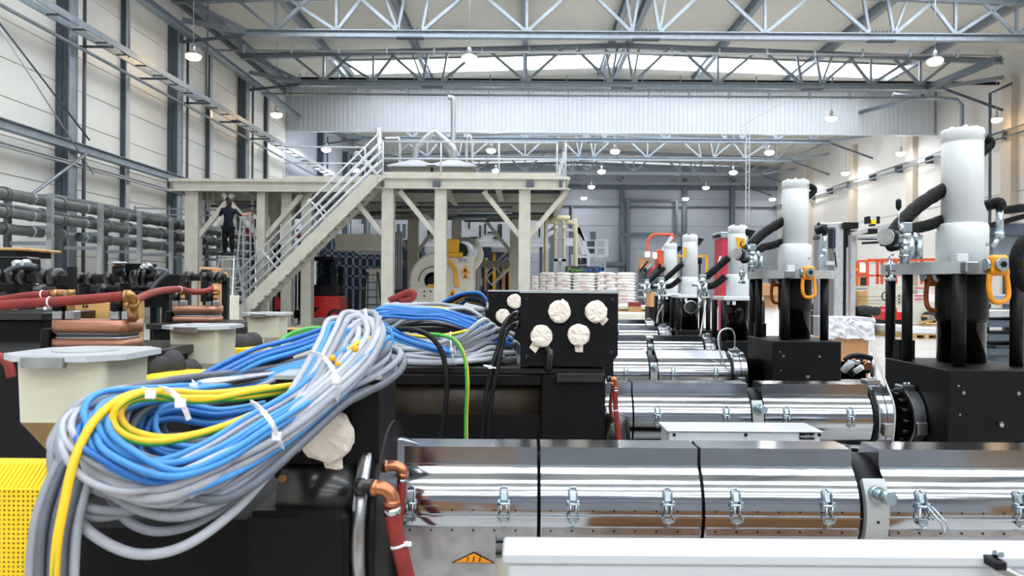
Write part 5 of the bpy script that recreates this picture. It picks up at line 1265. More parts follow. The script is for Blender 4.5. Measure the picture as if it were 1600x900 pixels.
# red lift machine behind the worker
t, a, c = bx('aerial_lift', 'red lift basket behind the worker and the tall ladder', 'lift', 384, 408, 360, 371, 28, 1, 'red_paint', part='basket')
for x in (384, 394, 403): pbox(t, x, x+4, 342, 362, 28, .15, 'red_paint', 'basket_post')
for x in (388, 402): pbox(t, x, x+5, 371, 507, 28.3, .3, 'black_satin', 'lift_mast')
t, a, c = bx('aerial_lift', 'second red lift basket glimpsed through the stair rails', 'lift', 463, 474, 358, 372, 29, .8, 'red_paint', part='basket')
pbox(t, 466, 471, 372, 505, 29.2, .3, 'black_satin', 'lift_mast')
# cartons and pale crates around the ladder foot
for (a_, b_, y0_, y1_, D, m, l) in ((311, 320, 417, 475, 9, 'cardboard', 'tall brown carton behind the far black pipe valve'), (322, 331, 424, 462, 9.3, 'cardboard', 'brown carton beside the tall carton'), (346, 360, 462, 500, 16, 'cream', 'pale wrapped crate at the foot of the stairs'), (345, 362, 404, 440, 27.5, 'cream', 'pale cabinet behind the step ladder')):
    bx('carton' if m == 'cardboard' else 'crate', l, 'box', a_, b_, y0_, y1_, D, .5, m, part='side', floor=True)
for k in range(4):
    p = at(452+k*14, 513+k*1.5, 18); t = thing('timber_pallet', 'low pile of brown timber right of the furthest hopper, piece '+['nearest the hopper', 'second along', 'third along', 'furthest right'][k], 'timber', p, 'brown timber pieces on the floor'); B().box(p.x-.4, p.x+.3, 18, 18.5, 0, p.z, .02)('board', 'wood', t)
# dim machinery bay right of the granulator
t = thing('machinery_bay', 'dim machinery with yellow uprights seen between the platform posts', 'machine', (at(780, 0, 37).x, 37, 0))
pbox(t, 744, 812, 386, 490, 38.5, .5, 'rack_blue', 'bay_back'); pbox(t, 768, 802, 386, 394, 37, .6, 'alu', 'bay_cabinet', .02)
for x in (770, 795, 800): pbox(t, x, x+4, 396, 490, 37.2, .2, 'yellow_machine', 'yellow_upright')
for k in range(6): pbox(t, 748+k*9, 753+k*9, 398+k*5, 455, 37.6+.1*k, .3, ('galv_dark', 'wood', 'black_satin')[k % 3], 'bay_part', .02)
t = thing('small_stairs', 'small grey stairs with handrails between the granulator and the right platform post', 'stairs', (at(780, 0, 35.5).x, 35.5, 0))
pbar(t, (768, 446), (800, 415), 35.5, .14, 'cream', 'stringer')
for o in (0, 9): pbar(t, (760, 434-o), (793, 402-o), 35.4, .07, 'white_side', 'handrail')
for x in (760, 776, 792): pbar(t, (x, 433-(x-760)*.97), (x+6, 443-(x-760)*.97), 35.4, .07, 'white_side', 'rail_post')
pbar(t, (748, 388), (748, 470), 35.5, .2, 'cream', 'post'); pbar(t, (762, 440), (762, 490), 35.5, .12, 'galv_dark', 'post'); pbar(t, (800, 415), (800, 490), 35.6, .1, 'galv_dark', 'post')
t = thing('document_box', 'small white box on a post right of the granulator', 'box', (at(750, 0, 34).x, 34, 0)); pbox(t, 746, 754, 435, 447, 34, .15, 'white_paint', 'box_body'); pbar(t, (750, 447), (750, 490), 34.05, .08, 'galv', 'post')
for (px, py, m) in ((758, 405, 'black_satin'), (756, 415, 'red_hose')): pass
# cream manifold pipes
t = thing('pipe_manifold', 'tall cream pipe manifold with a capped header beside the bag pallets', 'pipework', (at(880, 0, 33).x, 33, 0))
D = 33
b = B(); a, c = at(860, 341, D), at(891, 341, D); b.lathe([(.03, 0), (.1, .02), (.13, .06), (.13, .94), (.1, .98), (.03, 1)], a, c, 16); b('header', 'pipe_cream', t)
for pts, r in (([(853, 500), (853, 352), (857, 347), (868, 347)], .095), ([(868, 500), (868, 356), (872, 348)], .07), ([(881, 500), (881, 356), (878, 348)], .07), ([(899, 500), (899, 356), (896, 349), (886, 347)], .1)):
    P = [at(*q, D) for q in pts]; P[0].z = .0; b = B(); b.tube(smooth_path(P, 5), r, 14); b('riser_pipe', 'pipe_cream', t)
for x in (868, 881): b = B(); c = at(x, 356, D); b.cyl((c.x, D, c.z-.1), (c.x, D, c.z+.1), .11, n=14); c = at(x, 373, D); b.cyl((c.x, D, c.z-.04), (c.x, D, c.z+.04), .1, n=14); b('pipe_flange', 'pipe_cream', t)
# white slanted conveyor + railed stair tower
t = thing('machine_stair', 'white slanted stair frame behind the cream pipes', 'stairs', (at(910, 0, 38).x, 38, 0))
for (p, q) in (((895, 342), (914, 375)), ((897, 352), (912, 398)), ((903, 356), (920, 402)), ((846, 362), (868, 348)), ((848, 372), (872, 358)), ((846, 352), (864, 342))): pbar(t, p, q, 38, .2, 'white_paint', 'stair_frame')
pbox(t, 884, 898, 357, 361, 38, .3, 'white_paint', 'stair_frame'); pbox(t, 884, 897, 372, 384, 38, .5, 'white_side', 'stair_panel'); pbox(t, 892, 922, 398, 402, 38, .5, 'white_paint', 'stair_frame')
pbox(t, 893, 897, 402, 490, 38, .3, 'white_side', 'stair_post'); pbox(t, 917, 921, 402, 490, 38, .3, 'white_side', 'stair_post')
t = thing('railed_tower', 'white railed access platform with a small ladder', 'platform', (at(932, 0, 42).x, 42, 0))
for x in (915, 931, 946, 949): pbar(t, (x, 375), (x, 400), 42, .12, 'white_paint', 'rail_post')
for y in (375, 387): pbar(t, (915, y), (949, y), 42, .1, 'white_paint', 'rail')
pbox(t, 914, 950, 397, 402, 42, 1.2, 'white_paint', 'tower_deck')
for x in (930, 945): pbar(t, (x, 402), (x, 487), 42, .12, 'galv', 'ladder_rail')
for y in range(404, 420, 4): pbar(t, (930, y), (945, y), 42, .08, 'galv', 'ladder_rung')
for k in range(4): pbar(t, (919+k*3.5, 377), (919+k*3.5, 396), 42.3, .12, 'galv_dark', 'valve_stem')
pbar(t, (926, 362), (927, 374), 42, .3, 'galv_dark', 'signal_post')
# dark sign
D = 31.5
t = thing('machine_sign', 'dark machine sign with green and blue lettering', 'sign', at(910, 422, D))
pbox(t, 884, 938, 416, 427, D, .3, 'sign_dark', 'sign_board'); pbox(t, 938, 944, 418, 423, D, .3, 'black_satin', 'sign_end'); pbox(t, 890, 938, 426, 428.5, D-.02, .2, 'white_side', 'sign_base')
for x in (888, 930): pbox(t, x, x+3, 428, 490, D+.1, .1, 'galv', 'sign_leg')
p = at(901.5, 421.4, D-.02); text('sign_text', 'Power', .27, 'sign_green', t, (p.x, D-.02, p.z), sx=1.15)
p = at(923.5, 421.4, D-.02); text('sign_text', 'Cast XL', .27, 'sign_blue', t, (p.x, D-.02, p.z), sx=1.15)
# window machine right of the sign
t, a, c = bx('machine_cab', 'small white machine cabinet with two dark windows above the sign', 'machine', 893, 920, 400, 415, 36, 1.2, 'white_paint', part='cab')
for x in (901, 908): pbox(t, x, x+(6 if x == 901 else 9), 403, 413, 35.97, .05, 'glass_dark', 'cab_window')
pbox(t, 897, 917, 415, 488, 36.2, .8, 'black_satin', 'cab_base')
t, a, c = bx('panel_stand', 'narrow white panels on legs left of the sign', 'panel', 864, 886, 404, 409, 32, .2, 'white_side', part='top_rail')
for x in (865, 878): pbox(t, x, x+6, 404, 493, 32, .1, 'white_paint', 'panel_post')
# bag pallets
ORD = 'first second third fourth fifth sixth seventh eighth ninth tenth eleventh twelfth thirteenth fourteenth fifteenth sixteenth seventeenth eighteenth nineteenth twentieth twenty-first twenty-second twenty-third twenty-fourth twenty-fifth twenty-sixth'.split()
bagm = None; DG = 30.; gx = [(832, 845, 432), (845, 896, 426.5), (896, 934, 427.5), (934, 996, 426.5)]
def make_bag(x, y, z, w_, label):
    global bagm
    if bagm is None:
        rnd = random.Random(4); b = B(); nx, nz, ny = 8, 3, 3; vs = []; W, H_, Dp = .5, .058, .25
        for i in range(nx+1):
            for a in range(10):
                q = 2*math.pi*a/10; u = -1+2*i/nx; k = (1-abs(u)**4)**.5 if abs(u) < 1 else .0
                k = max(k, .12); cc, ss = math.cos(q), math.sin(q)
                vs.append((u*W, Dp*(abs(cc)**.5)*(1 if cc > 0 else -1)*(.85+.15*k), H_+H_*(abs(ss)**.6)*(1 if ss > 0 else -1)*k*(1+rnd.uniform(-.08, .08))))
        fs = [(i*10+a, i*10+(a+1) % 10, (i+1)*10+(a+1) % 10, (i+1)*10+a) for i in range(nx) for a in range(10)]+[tuple(range(10))[::-1], tuple(range(nx*10, nx*10+10))]
        b.add(vs, fs, True); o = b('bag', 'bag', loc=(0, 0, 0)); bagm = o.data
        pb = B().box(-.18, .12, -.256, -.25, .03, .075)('bag_print', 'bag_print', loc=(0, 0, 0)); make_bag.p = pb.data
        bpy.data.objects.remove(o); bpy.data.objects.remove(pb)
    o = bpy.data.objects.new('plastic_bag', bagm); COL.objects.link(o); o.location = (x, y, z); o.scale = (w_, 1, 1)
    tag(o, label, 'bag', 'white printed bags stacked on pallets')
    if random.random() < .7:
        p = bpy.data.objects.new('bag_print', make_bag.p); COL.objects.link(p); p.parent = o; p.location = (random.uniform(-.15, .15), 0, 0)
    return o
random.seed(3)
NL = 15
pal_names = ['leftmost pallet by the platform post', 'left pallet under the dark sign', 'middle pallet', 'right pallet']
for pi, (a_, b_, yt) in enumerate(gx):
    x0, x1 = at(a_, 0, DG).x, at(b_, 0, DG).x; zt = at(0, yt, DG).z+1.35*0; zt = at(a_, yt, DG).z; h = (zt-.15)/NL
    tp = thing('pallet', 'wooden pallet under the stacked white bags, '+pal_names[pi], 'pallet', (x0, DG, 0), 'pallets under the white bags')
    for z in (.0, .11): B().box(x0, x1, DG-.25, DG+.9, z, z+.03)('deck_board', 'wood', tp)
    for f in (0, .45, .9): B().box(x0+(x1-x0)*f*.95, x0+(x1-x0)*f*.95+.1, DG-.24, DG+.88, .03, .11)('block', 'wood', tp)
    for j in range(NL):
        n = max(1, round((x1-x0)/.72)); off = (j % 2)
        cuts = [x0+(x1-x0)*k/n for k in range(n+1)] if not off or n == 1 else [x0]+[x0+(x1-x0)*(k+.4)/n for k in range(n-1+1)][:n-1]+[x1]
        for a, c in zip(cuts, cuts[1:]):
            if c-a < .15: continue
            make_bag((a+c)/2, DG+random.uniform(-.02, .03), .15+j*h, (c-a)/1.0*1.02, 'white printed bag on the '+pal_names[pi].replace('by the platform post', 'by the post').replace('under the dark sign', 'by the sign')+', '+ORD[NL-1-j]+' layer down, '+('left' if a < x0+.02 else 'right' if c > x1-.02 else 'middle')+' column').scale.z = h/.116*1.25
    B().box(x0+.03, x1-.03, DG+.2, DG+.9, .15, zt-.04)('bag_core', 'bag', tp)
for (x0, x1, yt, yb, D, m, l) in ((968, 1032, 478, 484, 16, 'cream', 'flat cartons on a pallet behind the furthest barrel'), (966, 1034, 490, 506, 14, 'cream', 'long pale carton with print behind the furthest barrel')):
    t, a, c = bx('carton', l, 'box', x0, x1, yt, yb, D, 1., m, part='carton_side')
    B().box(a.x, c.x, D-.05, D+1.05, 0, c.z-.02)('pallet_stack', 'wood', t); 
p = at(1000, 499, 13.97); text('carton_print', 'CARGO-LINE', .1, 'black_matte', t, (p.x, 13.985, p.z)) if False else None
t, a, c = bx('brick_stack', 'small stack of dark red blocks on the pale pallet', 'block', 984, 1002, 472, 479, 15.5, .3, 'red_hose')
B().box(a.x, c.x, 15.5, 15.8, 0, c.z)('stack_core', 'wood', t)
# background behind rams: orange boom lift, red machine, yellow frames
D = 19.
t = thing('boom_lift', 'orange tubular boom arching behind the white rams', 'boom lift', (at(1012, 0, D).x, D, 0))
b = B(); b.tube(smooth_path([at(1012, 392, D), at(1012, 378, D), at(1017, 369, D), at(1026, 366, D), at(1052, 366.5, D)], 5), .032, 12); b('boom_tube', 'lift_orange', t)
pbar(t, (1051, 367), (1042, 386), D, .12, 'lift_orange', 'boom_arm'); pbar(t, (1050, 370), (1035, 392), D-.1, .08, 'white_side', 'boom_link'); pbox(t, 1028, 1036, 390, 418, D, .5, 'lift_orange', 'boom_body', .02)
pbox(t, 1009, 1016, 393, 402, D-.1, .2, 'bag', 'boom_block'); pbox(t, 1021, 1027, 394, 404, D-.1, .2, 'bag', 'boom_block'); pbox(t, 1000, 1016, 404, 420, D, .3, 'cardboard', 'boom_cover'); pbox(t, 1005, 1040, 418, 520, D+.2, .8, 'galv_dark', 'boom_base')
for k in range(6): pbar(t, (1000+k*6, 424+k*3), (1012+k*6, 408+k*4), D-.3, .05, ('cable_black', 'galv', 'red_paint')[k % 3], 'boom_hose', rnd=True)
for k, y in enumerate((442, 452, 463)): pbox(t, 997, 1012, y, y+3, D-.2, .5, 'galv', 'shelf')
t = thing('carton', 'orange brown carton beside the furthest ram', 'box', (at(1020, 0, 12).x, 12, 0)); pbox(t, 1015, 1026, 456, 480, 12, .4, 'cardboard', 'carton_side', .01); pbox(t, 1014, 1027, 480, 545, 12, .4, 'black_satin', 'carton_stand')
t = thing('safety_barrier', 'yellow safety frame behind the fourth white ram', 'frame', (at(1080, 0, 22).x, 22, 0))
for (p, q) in (((1055, 400), (1104, 400)), ((1057, 400), (1057, 500)), ((1104, 400), (1104, 500))): pbar(t, p, q, 22, .07, 'yellow_machine', 'frame_bar')
t = thing('red_machine', 'crimson machine column with a grey cap behind the tagged ram', 'machine', (at(1135, 0, 14).x, 14, 0))
pbox(t, 1127, 1146, 370, 540, 14, .5, 'red_machine', 'red_column', .01); pbox(t, 1125, 1146, 362, 372, 13.95, .6, 'galv', 'column_cap', .02); pbox(t, 1119, 1127, 366, 371, 13.9, .3, 'black_satin', 'cap_lamp', .02)
pbar(t, (1126, 400), (1118, 425), 13.9, .03, 'white_side', 'side_rod', rnd=True)
t, a, c = bx('carton', 'brown cartons between the second and third rams', 'box', 1186, 1216, 442, 462, 12, .5, 'cardboard', part='carton_side'); pbox(t, 1184, 1218, 462, 480, 12.1, .6, 'cardboard', 'lower_carton'); pbox(t, 1184, 1218, 480, 560, 12.2, .6, 'bag', 'pallet_load')
t, a, c = bx('wrapped_crate', 'white framed crate between the third and fourth rams', 'crate', 1096, 1122, 476, 560, 9.5, .6, 'bag', part='crate_side', floor=True)
for x in (1096, 1119): pbox(t, x, x+3, 475, 560, 9.45, .05, 'white_paint', 'crate_frame')
pbox(t, 1096, 1122, 475, 480, 9.45, .05, 'white_paint', 'crate_frame')
# grey gantry columns right of second ram
D = 13.
t = thing('gantry_robot', 'grey two-column gantry with black motor heads between the big rams', 'machine', (at(1305, 0, D).x, D, 0))
pbox(t, 1280, 1292, 350, 560, D, .25, 'galv', 'gantry_column', .01); pbox(t, 1282, 1306, 348, 356, D, .25, 'alu', 'gantry_head', .01); pbox(t, 1304, 1318, 347, 560, D, .3, 'alu', 'gantry_column', .02); pbox(t, 1323, 1327, 358, 560, D+.1, .08, 'alu', 'gantry_column')
pbox(t, 1301, 1306, 357, 388, D-.05, .2, 'rack_blue', 'cable_chain', .01); pbox(t, 1319, 1342, 347, 357, D-.1, .4, 'black_satin', 'motor_head', .01); pbox(t, 1326, 1330, 357, 386, D-.05, .2, 'rack_blue', 'cable_chain', .01); pbox(t, 1319, 1321, 360, 560, D, .1, 'black_satin', 'guide_rail')
pbar(t, (1304, 394), (1307, 418), D, .02, 'black_satin', 'gas_spring'); b = B(); b.sphere(at(1279, 350, D), .03, 8, 6); b('end_knob', 'black_satin', t)
for y in (371, 374): pbar(t, (1270, y), (1281, y-1), D, .02, 'black_satin', 'guide_rod')
pbox(t, 1292, 1304, 408, 414, D-.1, .2, 'white_paint', 'valve_box')
t = thing('take_off_arm', 'horizontal gripper arm with a yellow marked sensor', 'machine', (at(1365, 0, 11).x, 11, 0)); D = 11
pbar(t, (1330, 366), (1400, 350), D, .06, 'alu', 'arm'); pbar(t, (1340, 372), (1380, 370), D, .03, 'galv', 'arm'); pbar(t, (1341, 374), (1385, 374), D, .02, 'black_satin', 'arm'); pbar(t, (1347, 380), (1385, 378), D, .035, 'black_satin', 'arm')
pbox(t, 1332, 1358, 360, 366, D, .2, 'glass_dark', 'arm_window'); pbox(t, 1357, 1372, 357, 365, D-.05, .2, 'black_satin', 'arm_block', .01)
pbox(t, 1356, 1360, 338, 349, D, .12, 'black_satin', 'sensor_side'); pbox(t, 1371, 1375, 338, 349, D, .12, 'black_satin', 'sensor_side'); pbox(t, 1360, 1371, 339, 349, D+.03, .1, 'white_side', 'sensor_body'); pbox(t, 1362, 1369, 343, 350, D-.02, .05, 'yellow', 'yellow_mark'); pbox(t, 1362, 1368, 350, 353, D, .1, 'black_satin', 'sensor_foot')
pbox(t, 1330, 1336, 364, 560, D+.1, .1, 'alu', 'arm_post')
t = thing('safety_sign', 'white sign with two round blue symbols', 'sign', at(1326, 437, 16)); pbox(t, 1318, 1335, 432, 444, 16, .02, 'white_paint', 'sign_board')
for x in (1322, 1331): b = B(); b.cyl(at(x, 436, 15.98), at(x, 436, 16), .045, n=16); b('blue_symbol', 'blue_print', t)
pbox(t, 1319, 1322, 444, 560, 16.02, .03, 'galv', 'sign_post')
t = thing('barrier', 'yellow and black barrier rails behind the second big ram', 'barrier', (at(1320, 0, 16.5).x, 16.5, 0))
pbar(t, (1300, 421), (1340, 421), 16.5, .04, 'yellow_machine', 'barrier_rail'); pbar(t, (1300, 426), (1338, 426), 16.5, .03, 'black_satin', 'barrier_rail'); pbar(t, (1308, 430), (1308, 555), 16.5, .04, 'yellow', 'barrier_post'); pbar(t, (1300, 430), (1300, 555), 16.5, .1, 'galv', 'barrier_post')
# orange scissor lift on cream base
D = 29.
t = thing('scissor_lift', 'orange railed scissor lift on a cream chassis', 'lift', (at(1390, 0, D).x, D, 0))
for (p, q, w_) in (((1340, 408), (1468, 406), .05), ((1340, 431), (1468, 429), .05), ((1340, 408), (1340, 446), .06), ((1355, 408), (1355, 446), .06), ((1371, 408), (1371, 444), .05), ((1378, 408), (1378, 444), .05), ((1400, 408), (1400, 444), .05), ((1440, 407), (1440, 444), .05), ((1462, 407), (1462, 444), .05)):
    pbar(t, p, q, D, w_*1.65, 'lift_orange', 'guard_rail'); 
for (p, q, w_) in (((1356, 406), (1470, 405), .05), ((1400, 406), (1400, 444), .05), ((1470, 406), (1470, 444), .05)): pbar(t, p, q, D+1.3, w_*1.65, 'lift_orange', 'guard_rail')
pbox(t, 1341, 1354, 426, 432, D-.02, .1, 'lift_orange', 'gate_panel'); pbox(t, 1343, 1353, 412, 426, D, .03, 'bag', 'gate_window'); pbox(t, 1341, 1344, 434, 446, D-.05, .1, 'yellow_machine', 'control_unit'); pbox(t, 1346, 1353, 433, 446, D-.04, .1, 'rubber', 'control_unit')
pbox(t, 1338, 1476, 446, 453, D, 1.2, 'cream', 'lift_deck', .01); pbox(t, 1352, 1476, 459, 484, D+.05, 1.1, 'bag', 'lift_side', .02)
pbox(t, 1356, 1415, 457, 494, D+.02, 1.1, 'cream', 'chassis', .03); pbox(t, 1415, 1475, 470, 490, D+.02, 1.1, 'cream', 'chassis', .03)
for y in (463, 469, 474): pbox(t, 1356, 1412, y, y+.7, D-.0, .03, 'deck_grey', 'side_rib')
for y in (462, 467, 472): p = at(1405, y, D); B().cyl((p.x, D-.02, p.z), (p.x, D+.02, p.z), .03, n=8)('bolt', 'black_satin', t)
for px in (1363, 1452):
    p = at(px, 492, D-.1); b = B(); b.lathe([(.15, 0), (.26, .1), (.27, .5), (.26, .9), (.15, 1)], (p.x, D-.2, .27), (p.x, D+.1, .27), 24); w_ = b('wheel', 'rubber', t); B().cyl((p.x, D-.23, .27), (p.x, D-.19, .27), .14, n=16)('wheel_hub', 'deck_grey', w_)
for px, y0_ in ((1345, 450), (1345, 455)): pbox(t, px-8, px+10, y0_, y0_+3, D-.1, .2, 'galv', 'entry_step')
for y in (449, 461, 466.5): pbox(t, 1429, 1443, y, y+2, D-.01, .03, 'red_print', 'red_stripe')
# pallet truck
D = 25.
t = thing('pallet_truck', 'red electric pallet truck with a black looped handle', 'pallet truck', (at(1398, 0, D).x, D, 0))
b = B(); a, c = at(1382, 487, D), at(1420, 500, D); b.prism([(a.x, c.z), (c.x, c.z), (c.x, a.z-.03), (a.x+.43, a.z), (a.x+.4, a.z+.15), (a.x+.22, a.z+.17), (a.x+.2, a.z+.07), (a.x, a.z)], D, D+.8, 'y'); b('truck_body', 'red_paint', t)
B().box(a.x, c.x, D+.01, D+.8, .08, c.z, .02)('truck_base', 'black_satin', t)
pbar(t, (1388, 466), (1388, 485), D+.1, .07, 'black_satin', 'tiller')
for s in (-1, 1):
    b = B(); b.tube(smooth_path([at(1388, 470, D), at(1388+s*8, 468, D), at(1388+s*10, 463, D), at(1388+s*8, 458, D), at(1388+s*2, 456, D)], 5), .021, 8); b('handle_loop', 'black_satin', t)
b = B(); b.sphere(at(1388, 455, D), .067, 10, 8, (1, 1, .8)); b('tiller_head', 'red_paint', t)
for dx in (0.12, .66): b = B(); b.cyl((a.x+dx, D, .08), (a.x+dx, D+.12, .08), .08, n=14); b('wheel', 'rubber', t)
# wrapped pallet on the floor
for (x0, x1, y, D, l) in ((1384, 1420, 511, 21.6, 'film wrapped load on a pallet left of the guide post'), (1426, 1468, 515, 20.6, 'film wrapped load on a pallet behind the biggest ram')):
    a, c = at(x0, y-3, D), at(x1, y+2, D); t = thing('wrapped_pallet', l, 'pallet', (a.x, D, 0)); B().box(a.x, c.x, D, D+1., .57*.25, a.z, .02)('wrapped_load', 'wrap', t)
    B().box(a.x, c.x, D, D+1., .11, .14)('deck_board', 'wood', t); B().box(a.x, c.x, D, D+1., .0, .02)('deck_board', 'wood', t)
    for f in (0, .45, .88): B().box(a.x+(c.x-a.x)*f, a.x+(c.x-a.x)*f+.12, D, D+.95, .02, .11)('pallet_block', 'wood', t)
p = at(1458, 506, 21); t = thing('wood_offcuts', 'heap of light wood offcuts on the wrapped pallet', 'wood', (p.x, 21.1, p.z))
random.seed(8)
for k in range(9): q = p+Vector((random.uniform(-.2, .17), random.uniform(0, .4), random.uniform(-.12, .17))); B().bar(q-Vector((.08, 0, -.05)), q+Vector((.1, .03, .05)), .07, .05)('offcut', 'plywood', t)
# brown crate with white film, black bag heap
D = 10.4
t = thing('wrapped_crate', 'brown wooden crate half covered in creased white film', 'crate', (at(1335, 0, D).x, D, 0))
pbox(t, 1296, 1357, 529, 556, D, .6, 'cardboard', 'crate_side', .005); a, c = at(1300, 0, D).x, at(1357, 0, D).x; B().box(a, c, D, D+.6, 0, at(0, 556, D).z)('crate_side', 'cardboard', t)
b = B(); a, c = at(1292, 496, D-.03), at(1366, 530, D-.03); nx, nz = 14, 6; vs = []; random.seed(5)
for i in range(nx+1):
    for j in range(nz+1): vs.append((a.x+(c.x-a.x)*i/nx, D-.05+random.uniform(-.03, .03), a.z+(c.z-a.z)*j/nz+(random.uniform(-.02, .02) if j == nz else 0)))
k = len(vs); vs += [(v[0], D+.65, a.z) for v in vs[::nz+1]]
b.add(vs, [(i*(nz+1)+j, (i+1)*(nz+1)+j, (i+1)*(nz+1)+j+1, i*(nz+1)+j+1) for i in range(nx) for j in range(nz)]+[(k+i, k+i+1, (i+1)*(nz+1), i*(nz+1)) for i in range(nx)]); b('film_cover', 'wrap', t)
t = thing('black_load', 'heap of black parts and brown cartons behind the film covered crate', 'load', (at(1320, 0, 22).x, 22, 0))
for k in range(10):
    q = at(1282+k*8, 482+random.uniform(-4, 6), 22); b = B(); b.sphere((q.x, 22+random.uniform(0, .5), q.z), .19, 8, 6, (1.3, 1, .6)); b('black_part', 'black_satin', t)
pbox(t, 1275, 1362, 486, 500, 22, .9, 'black_satin', 'load_base')
pbox(t, 1320, 1337, 456, 478, 22, .4, 'cardboard', 'carton', .02); pbox(t, 1323, 1334, 448, 457, 22.1, .3, 'cardboard', 'carton', .02)
pbox(t, 1341, 1356, 454, 486, 22.4, .3, 'wood', 'carton', .01); pbox(t, 1310, 1322, 462, 476, 22, .3, 'bag', 'paper_sack', .02)
p = at(1276, 0, 22)
for k in range(3): b = B(); q = at(1345+k*10, 484+k, 21.8); b.lathe([(.05, 0), (.14, .2), (.14, .8), (.05, 1)], (q.x, 21.6, q.z), (q.x, 21.75, q.z), 22); b('round_part', 'rubber', t)
# small fitting cluster near ring of barrel 2
t = thing('hose_cluster', 'cluster of black and silver hose fittings behind the second barrel end', 'fittings', at(1340, 575, 3.2))
random.seed(12)
for k in range(9):
    q = at(1322+k*4.2, 570+random.uniform(-8, 8), 3.2+random.uniform(-.1, .1)); b = B(); b.cyl(q, q+Vector((random.uniform(-.03, .04), random.uniform(-.04, .04), random.uniform(-.05, .02))), random.uniform(.008, .018), n=10); b('fitting', ('black_satin', 'chrome', 'white_side', 'copper')[k % 4], t)
b = B(); b.tube(smooth_path([at(1320, 563, 3.2), at(1330, 557, 3.2), at(1345, 556, 3.2), at(1362, 560, 3.2)], 5), .012, 8); b('cable_sheath', 'black_satin', t)
b = B(); b.cyl(at(1364, 560, 3.2), at(1364, 595, 3.2), .011, n=10); b('conduit', 'steel_brush', t)
B().box(at(1325, 0, 3.2).x, at(1362, 0, 3.2).x, 3.15, 3.3, .8, at(0, 588, 3.2).z)('fitting_block', 'dark_ram', t); B().box(at(1330, 0, 3.2).x, at(1355, 0, 3.2).x, 3.18, 3.28, 0, .8)('stand', 'black_satin', t)
# dark machine at the right edge
D = 7.5
t = thing('steel_machine', 'dark grey stacked steel machine frame at the right edge', 'machine', (at(1580, 0, D).x, D, 0))
pbox(t, 1549, 1660, 348, 367, D, 1.0, 'column_dark', 'top_beam', .01); pbox(t, 1552, 1660, 367, 400, D+.3, .6, 'galv', 'frame_panel'); pbox(t, 1545, 1660, 460, 476, D-.1, .4, 'galv', 'frame_panel', .01)
for k, y in enumerate((484, 500, 522, 545)): pbox(t, 1545, 1680, y, y+12, D-.2+k*.05, .8, ('alu', 'column_dark', 'galv_dark', 'column_dark')[k], 'stacked_beam', .01)
pbar(t, (1548, 352), (1610, 335), D-.05, .05, 'black_satin', 'cover_edge'); pbox(t, 1592, 1612, 318, 330, D-.2, .3, 'black_satin', 'motor', .01)
for x in (1556, 1640):
    for y in (D+.15, D+.65): B().box(at(x, 0, D).x, at(x+8, 0, D).x, y, y+.06, .8, CZ+.58)('frame_post', 'column_dark', t)
b = B(); b.prism([(at(1548, 0, 5).x, 0), (at(1584, 0, 5).x, 0), (at(1582, 0, 5).x, .69), (at(1548, 0, 5).x, .80)], 5.0, 5.3, 'y'); b('red_cover', 'red_paint', t)
B().box(at(1560, 0, D).x, at(1660, 0, D).x, D, D+.8, 0, .8)('machine_base', 'galv_dark', t)
t, P = hose('sleeved_hose', 'black sleeved hose hanging at the right edge beside the orange shackle', [(1612, 370), (1598, 380), (1589, 400), (1590, 425), (1600, 445), (1620, 455)], 2.3, .02, 'sleeve')

# cartons added unseen behind the view point for brown reflections in the barrels
random.seed(9)
for k in range(7):
    x = -2.4+k*1.05; h = random.choice((.9, 1.15, 1.4))
    t = thing('carton', 'added unseen stack of brown cartons behind the view point, '+['leftmost', 'second from the left', 'third from the left', 'middle', 'third from the right', 'second from the right', 'rightmost'][k]+' of seven', 'box', (x, -3, 0), 'cartons behind the view point')
    for j in range(3): B().box(x, x+.9, -3.4, -2.6, h*j/3+.005, h*(j+1)/3, .01)('carton_side', ('cardboard', 'cardboard', 'wood')[(j+k) % 3], t)

# ======================= CABLES =======================
def cable(name, label, pts, r, m, group, per=7, n=8):
    P = smooth_path(pts, per); b = B(); b.tube(P, r, n); return b(name, m, label=label, cat='cable', group=group)
rnd = random.Random(21)
def jit(pts, s, sd, k0=0):
    """offset a whole centre line across the bundle, slowly varying"""
    out = []; ph = rnd.uniform(0, 6.28); ph2 = rnd.uniform(0, 6.28)
    for i, q in enumerate(pts):
        w_ = 1+.0*i; o = .35*math.sin(ph+i*.9); o2 = .35*math.sin(ph2+i*.8)
        px, py, D = q[:3]; sp = q[3] if len(q) > 3 else 1.
        a = at(px, py, D); out.append(a+Vector(((s[0]+o*.006)*sp, (s[1]+o2*.008)*sp, (s[2]+o*.006)*sp)))
    return out
def disc(k, n_, rx, rz):
    a = k*2.39996; q = math.sqrt((k+.5)/n_); return (rx*q*math.cos(a), rz*q*math.sin(a))
GR = 'grey cables of the foreground bundle'; BL = 'blue cables of the foreground bundle'; YE = 'yellow green cables of the foreground bundle'
